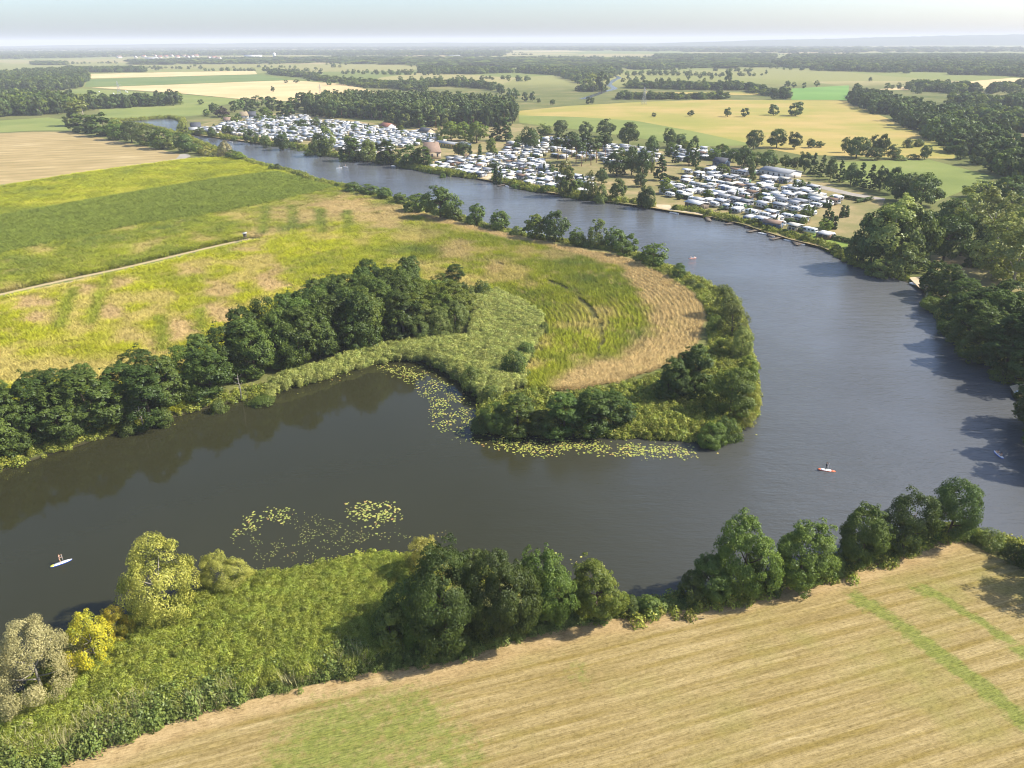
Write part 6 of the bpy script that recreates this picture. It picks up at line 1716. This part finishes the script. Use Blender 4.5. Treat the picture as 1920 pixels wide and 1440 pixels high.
def heading(p, q, z=0.0):
    a, b = G(*p, z), G(*q, z)
    return math.atan2(b[1] - a[1], b[0] - a[0])
rz = heading((98, 1062), (132, 1050))
board(115, 1056, 3.3, rz, 'board_white', 'board_blue', 'board_yellow', 'white and blue paddle board with yellow tail on the calm inlet', z=0.02)
g = G(113.5, 1056.5, 0.02)
o, J = person(g[0], g[1], 0.145, rz, 'stand', 'person in dark swimwear standing on the blue board with a paddle', 'bikini')
paddle(o, J, 'pale paddle held over the blue board')
rz = heading((1536, 880), (1564, 884))
board(1550, 882, 3.4, rz, 'board_white', 'board_orange', 'board_orange', 'white board with orange ends in mid-river', 'board_orange', z=0.02)
g = G(1547.5, 881.6, 0.02)
o, J = person(g[0], g[1], 0.145, rz, 'stand', 'person in black wetsuit standing on the orange board in mid-river', 'wet_suit')
paddle(o, J, 'pale paddle held over the orange board')
rz = heading((1880, 859), (1865, 846))
board(1872, 852.5, 3.3, rz, 'board_white', 'board_blue', None, 'white board with blue rails near the right edge', z=0.02)
fw = Vector((math.cos(rz), math.sin(rz), 0))
g = G(1872.5, 853, 0.02)
for k, off in enumerate((0.35, -0.75)):
    person(g[0] + fw.x * off, g[1] + fw.y * off, 0.10, rz, 'sit', ['person in swimwear sitting in front on the white board near the right edge', 'person in swimwear sitting behind on the white board near the right edge'][k], 'bikini')
rz = heading((1904, 736), (1916, 732), 1.0)
board(1910, 734, 3.1, rz, 'board_white', 'board_white', None, 'white paddle board lying on the right-edge sand landing', 'board_blue', z=1.10)
rz = heading((1292, 485), (1304, 484))
board(1298.5, 484, 3.4, rz, 'board_white', 'board_orange', None, 'small orange board with two riders beyond the peninsula', z=0.02)
g = G(1298.5, 484, 0.02)
fw = Vector((math.cos(rz), math.sin(rz), 0))
for k, off in enumerate((0.6, -0.9)):
    person(g[0] + fw.x * off, g[1] + fw.y * off, 0.10, rz, 'sit', ['person in white shirt in front on the small orange board', 'person in white shirt behind on the small orange board'][k], 'shirt_white')
for k, (x, y, lab) in enumerate([(636, 315, 'left of two white boards on the far river reach'), (648, 313, 'right of two white boards on the far river reach')]):
    board(x, y, 4.2, 0.4 + k * 2.2, 'board_white', 'board_white', None, lab, z=0.02)
    g = G(x, y, 0.02)
    person(g[0], g[1], 0.145, 0.4, 'stand', 'person in white shirt standing on the ' + lab.replace(' of two white boards', ' white board'), 'shirt_white')

# ------------------------------------------------------------------ raised hide, dead trees, bales, pylons
g = G(461, 452)
o = empty('raised_hide', (g[0], g[1], 1.05), 0.4, (0.72, 0.72, 0.8))
for sx in (-1, 1):
    for sy in (-1, 1):
        link('leg', MB().tube([(sx * 1.1, sy * 1.1, 0), (sx * .8, sy * .8, 2.6)], [.09, .08], 6).mesh('leg', [M['timber']]), o)
link('cabin', MB().box(-0.95, 0.95, -.95, .95, 2.55, 4.2).mesh('cabin', [M['timber']]), o)
link('window', MB().box(-.6, .6, -.97, -.94, 3.4, 3.9).mesh('window', [M['glass']]), o)
link('roof', MB().prism([(-1.25, 4.2), (1.25, 4.45), (1.25, 4.55), (-1.25, 4.3)], -1.25, 1.25).mesh('roof', [M['white_roof']]), o)
ld = MB()
for s in (-.25, .25): ld.tube([(s, -2.1, 0), (s, -1.0, 2.7)], [.04, .04], 5)
for k in range(7): ld.tube([(-.25, -2.0 + .15 * k, .3 + .36 * k), (.25, -2.0 + .15 * k, .3 + .36 * k)], [.03, .03], 5)
link('ladder', ld.mesh('ladder', [M['timber']]), o)
tag(o, 'timber raised hide with pale roof at the end of the farm track', 'hide')

def dead_tree(px, py, h, label):
    g = G(px, py)
    mb = MB()
    r = np.random.default_rng(int(px))
    mb.tube([(0, 0, -.3), (.2, .1, h * .4), (-.1, .2, h * .75), (.1, .1, h)], [.16, .12, .07, .02], 6)
    br = MB()
    for k in range(9):
        z = h * (.3 + .07 * k); a = k * 2.4
        e = Vector((math.cos(a) * h * .18, math.sin(a) * h * .18, z + h * .12))
        br.tube([(.1, .1, z), (e.x * .5 + .05, e.y * .5, z + h * .04), e], [.05, .035, .01], 5)
    o = empty('dead_tree', (g[0], g[1], 1.0))
    link('trunk', mb.mesh('dead_trunk', [M['pale_bark']], True), o)
    link('branches', br.mesh('dead_branches', [M['pale_bark']], True), o)
    tag(o, label, 'tree', 'dead trees of the inlet wood')
dead_tree(268, 803, 5.5, 'bare grey dead tree leaning over the inlet, left one')
dead_tree(452, 746, 6.5, 'bare grey dead tree at the inlet wood gap, right one')

M['wrap'] = plain('bale_wrap', (0.78, 0.78, 0.76), 0.5, 0.3, 0.04)
for k, (x, y) in enumerate([(186, 173), (193, 177.5), (213, 176.5), (236, 172), (239, 174)]):
    g = G(x, y)
    mb = MB().tube([(-0.9, 0, 0), (-0.75, 0, 0), (0.75, 0, 0), (0.9, 0, 0)], [0.8, 0.95, 0.95, 0.8], 14)
    tag(link('hay_bale', mb.mesh('hay_bale', [M['wrap']]), None, (g[0], g[1], 2.0), random.random() * 3), f'white wrapped bale in the pasture beyond the stubble, {ordw(k + 1)} from left', 'bale', 'bales in the left pasture')

M['steel'] = plain('galvanised_steel', (0.30, 0.31, 0.32), 0.6, 0.3, 0.08)
def pylon(px, py, top, label):
    g = G(px, py)
    lo, hi = 5, 80
    for _ in range(25):
        m = (lo + hi) / 2
        if P((g[0], g[1], 1 + m))[0][0, 1] > top: lo = m
        else: hi = m
    h = lo
    o = empty('pylon', (g[0], g[1], 1.0), 0.3)
    t = MB()
    w = lambda z: 0.11 * h * (1 - z / h) ** 1.1 + 0.35
    zs = [0, h * .2, h * .38, h * .54, h * .68, h * .8, h * .92, h]
    for sx in (-1, 1):
        for sy in (-1, 1):
            t.tube([(sx * w(z), sy * w(z), z) for z in zs], [.16] * len(zs), 4)
    for a, b in zip(zs[:-1], zs[1:]):
        for s in (-1, 1):
            t.tube([(-w(a), s * w(a), a), (w(b), s * w(b), b)], [.09, .09], 4); t.tube([(w(a), s * w(a), a), (-w(b), s * w(b), b)], [.09, .09], 4)
            t.tube([(s * w(a), -w(a), a), (s * w(b), w(b), b)], [.09, .09], 4)
    link('lattice_tower', t.mesh('lattice_tower', [M['steel']]), o)
    for z, L in ((h * .68, h * .26), (h * .82, h * .2)):
        ar = MB().tube([(-L, 0, z), (0, 0, z + h * .03), (L, 0, z)], [.08, .16, .08], 4).tube([(-L, 0, z), (0, 0, z - .2), (L, 0, z)], [.08, .12, .08], 4)
        link('cross_arm', ar.mesh('cross_arm', [M['steel']]), o)
    tag(o, label, 'pylon', 'power line pylons')
pylon(226, 186, 152, 'steel lattice pylon in the left pasture, leftmost of three')
pylon(601, 178, 158, 'steel lattice pylon in the golden grain field')
pylon(1207, 196, 164, 'steel lattice pylon in front of the right hedges')

# ------------------------------------------------------------------ lily pads
def pad_mat():
    t = NT('lily_pad')
    tint = t.attr('tint')
    c = t.ramp(tint, [(0.0, (0.10, 0.14, 0.03)), (0.45, (0.25, 0.28, 0.055)), (0.85, (0.44, 0.41, 0.10)), (1.0, (0.34, 0.20, 0.07))])
    return t.principled(c, 0.5, 0.3)
M['pad'] = pad_mat()
PADS = [('lily pads scattered below the reeds left of the cove', [(585, 718), (640, 700), (700, 684), (700, 700), (640, 718), (600, 726)], 0.85, 0.620, 0.216),
        ('lily pads crowding the cove beside the peninsula', [(700, 686), (745, 682), (795, 684), (830, 704), (862, 728), (892, 756), (894, 800), (905, 815), (1000, 822), (1000, 850), (930, 846), (868, 836), (800, 800), (792, 752), (770, 722), (715, 700)], 0.46, 0.475, 0.215),
        ('lily pads along the south shore of the peninsula', [(905, 815), (1000, 818), (1120, 822), (1300, 834), (1312, 862), (1220, 864), (1100, 857), (1000, 862), (930, 846)], 0.46, 0.40, 0.235),
        ('lily pads off the lower right tip of the peninsula', [(1312, 834), (1345, 830), (1392, 808), (1428, 802), (1420, 818), (1385, 824), (1330, 860)], 0.62, 0.56, 0.216),
        ('left cluster of lily pads off the foreground reeds', [(452, 966), (500, 950), (548, 946), (560, 970), (500, 1000), (470, 1012), (430, 1004)], 0.44, 0.425, 0.215),
        ('right cluster of lily pads off the foreground reeds', [(638, 940), (700, 934), (748, 938), (758, 975), (705, 1002), (650, 975)], 0.47, 0.425, 0.248),
        ('thin scatter of small lily leaves off the foreground reeds', [(420, 1000), (540, 958), (640, 965), (760, 985), (850, 995), (860, 1020), (760, 1030), (690, 1030), (560, 1060), (480, 1068)], 0.47, 0.555, 0.108),
        ('lily pads behind the foreground bushes', [(960, 1030), (1040, 1035), (1110, 1045), (1165, 1070), (1140, 1090), (1060, 1068), (980, 1055)], 0.68, 0.575, 0.202),
        ('pale lily pads at the upstream peninsula tip', [(1285, 512), (1312, 516), (1330, 530), (1352, 545), (1375, 556), (1350, 552), (1322, 534), (1298, 522)], 0.59, 0.505, 0.245),
        ('stray lily leaves along the inlet wood shore', [(0, 895), (110, 858), (270, 806), (400, 772), (500, 754), (600, 722), (600, 728), (500, 765), (400, 785), (270, 815), (110, 868), (0, 905)], 1.19, 0.620, 0.173)]
def build_pads():
    for k, (lab, px, step, th, rad) in enumerate(PADS):
        xy = fill(GP(px, 0.0), step, 0.5, 500 + k)
        r = np.random.default_rng(510 + k)
        nz = fbm(xy[:, 0] * 0.22 + k * 9, xy[:, 1] * 0.22, 3) * 0.45 + fbm(xy[:, 0] * 0.9, xy[:, 1] * 0.9 + 31, 2) * 0.55
        xy = xy[(r.random(len(xy)) < 0.95 * smooth(th - 0.14, th + 0.14, nz) * smooth(-0.5, 5.0, dist_line(xy, GP(px, 0.0), True) + 2.5 * (r.random(len(xy)) - 0.3))) & (shore_dist(xy) < 0.2)]
        n = len(xy)
        if n == 0: continue
        m = 7
        a = np.arange(m) * 2 * np.pi / m
        R = rad * (0.45 + 0.85 * r.random(n))
        ph = r.random(n) * 6.28
        tilt = r.normal(size=(n, 2)) * 0.05
        cx = np.cos(a[None] + ph[:, None]) * R[:, None] * np.where(np.arange(m) == 0, 0.45, 1.0)
        cy = np.sin(a[None] + ph[:, None]) * R[:, None] * np.where(np.arange(m) == 0, 0.45, 1.0)
        z = 0.03 + np.abs(cx * tilt[:, :1] + cy * tilt[:, 1:]) + r.random((n, 1)) * 0.02
        v = np.stack([xy[:, :1] + cx, xy[:, 1:] + cy, z], 2).reshape(-1, 3)
        f = np.arange(n * m).reshape(n, m)
        tint = np.clip(0.55 + 0.22 * r.normal(size=n), 0, 1)
        me = new_mesh('lily_pads', v, f, [M['pad']], None, {'tint': ('FACE', tint)})
        tag(link('lily_pads', me), lab, 'lily pads', kind='stuff')
build_pads()

# ------------------------------------------------------------------ hills on the horizon and the air
def hills():
    for nm, x0, x1, y0, hmax, lab in (('hills', -800, 9500, 9800, 128, 'low wooded hills along the right horizon'), ('hills', -9500, 3000, 11500, 62, 'faint low ridge along the left horizon')):
        k = 120
        xs = np.linspace(x0, x1, k)
        env = np.sin(np.linspace(0, np.pi, k)) ** 0.5 if hmax < 100 else smooth(0, 1, np.linspace(0, 1.3, k))
        top = hmax * env * (0.70 + 0.3 * fbm(xs * 0.0011, xs * 0, 4) + 0.12 * fbm(xs * 0.01, xs * 0 + 4, 3)) + 2
        rows = [(0, 0.0), (500, 0.55), (1000, 0.9), (1500, 1.0), (2400, 0.6), (3200, 0.0)]
        v = np.concatenate([np.stack([xs, np.full(k, y0 + dy), top * s + 0.5], 1) for dy, s in rows])
        f = np.concatenate([np.stack([np.arange(k - 1) + j * k, np.arange(1, k) + j * k, np.arange(1, k) + (j + 1) * k, np.arange(k - 1) + (j + 1) * k], 1) for j in range(len(rows) - 1)])
        me = new_mesh(nm, v, f, [M['hill']], smooth_=True)
        tag(link(nm, me), lab, 'hills', kind='structure')
M['hill'] = field_mat('wooded_hill', [(0.35, (0.040, 0.060, 0.028)), (0.6, (0.06, 0.085, 0.035)), (0.8, (0.14, 0.14, 0.06))], 0.002, None, 0.2)
hills()

hz = NT('haze_air')
pv = hz.n("ShaderNodeVolumePrincipled")
pv.inputs['Color'].default_value = (0.87, 0.905, 0.97, 1)
pv.inputs['Density'].default_value = 0.000115
pv.inputs['Anisotropy'].default_value = 0.0
hz.l(pv.outputs[0], hz.out.inputs['Volume'])
hb = MB().box(-26500, 26500, -3500, 27500, -2.0, 150.0)
tag(link('haze', hb.mesh('haze', [hz.mat])), 'pale summer haze over the river plain', 'haze', kind='stuff')
tris = sum(len(m.polygons) for m in bpy.data.meshes)
print('objects', len(bpy.data.objects), 'polys', tris)
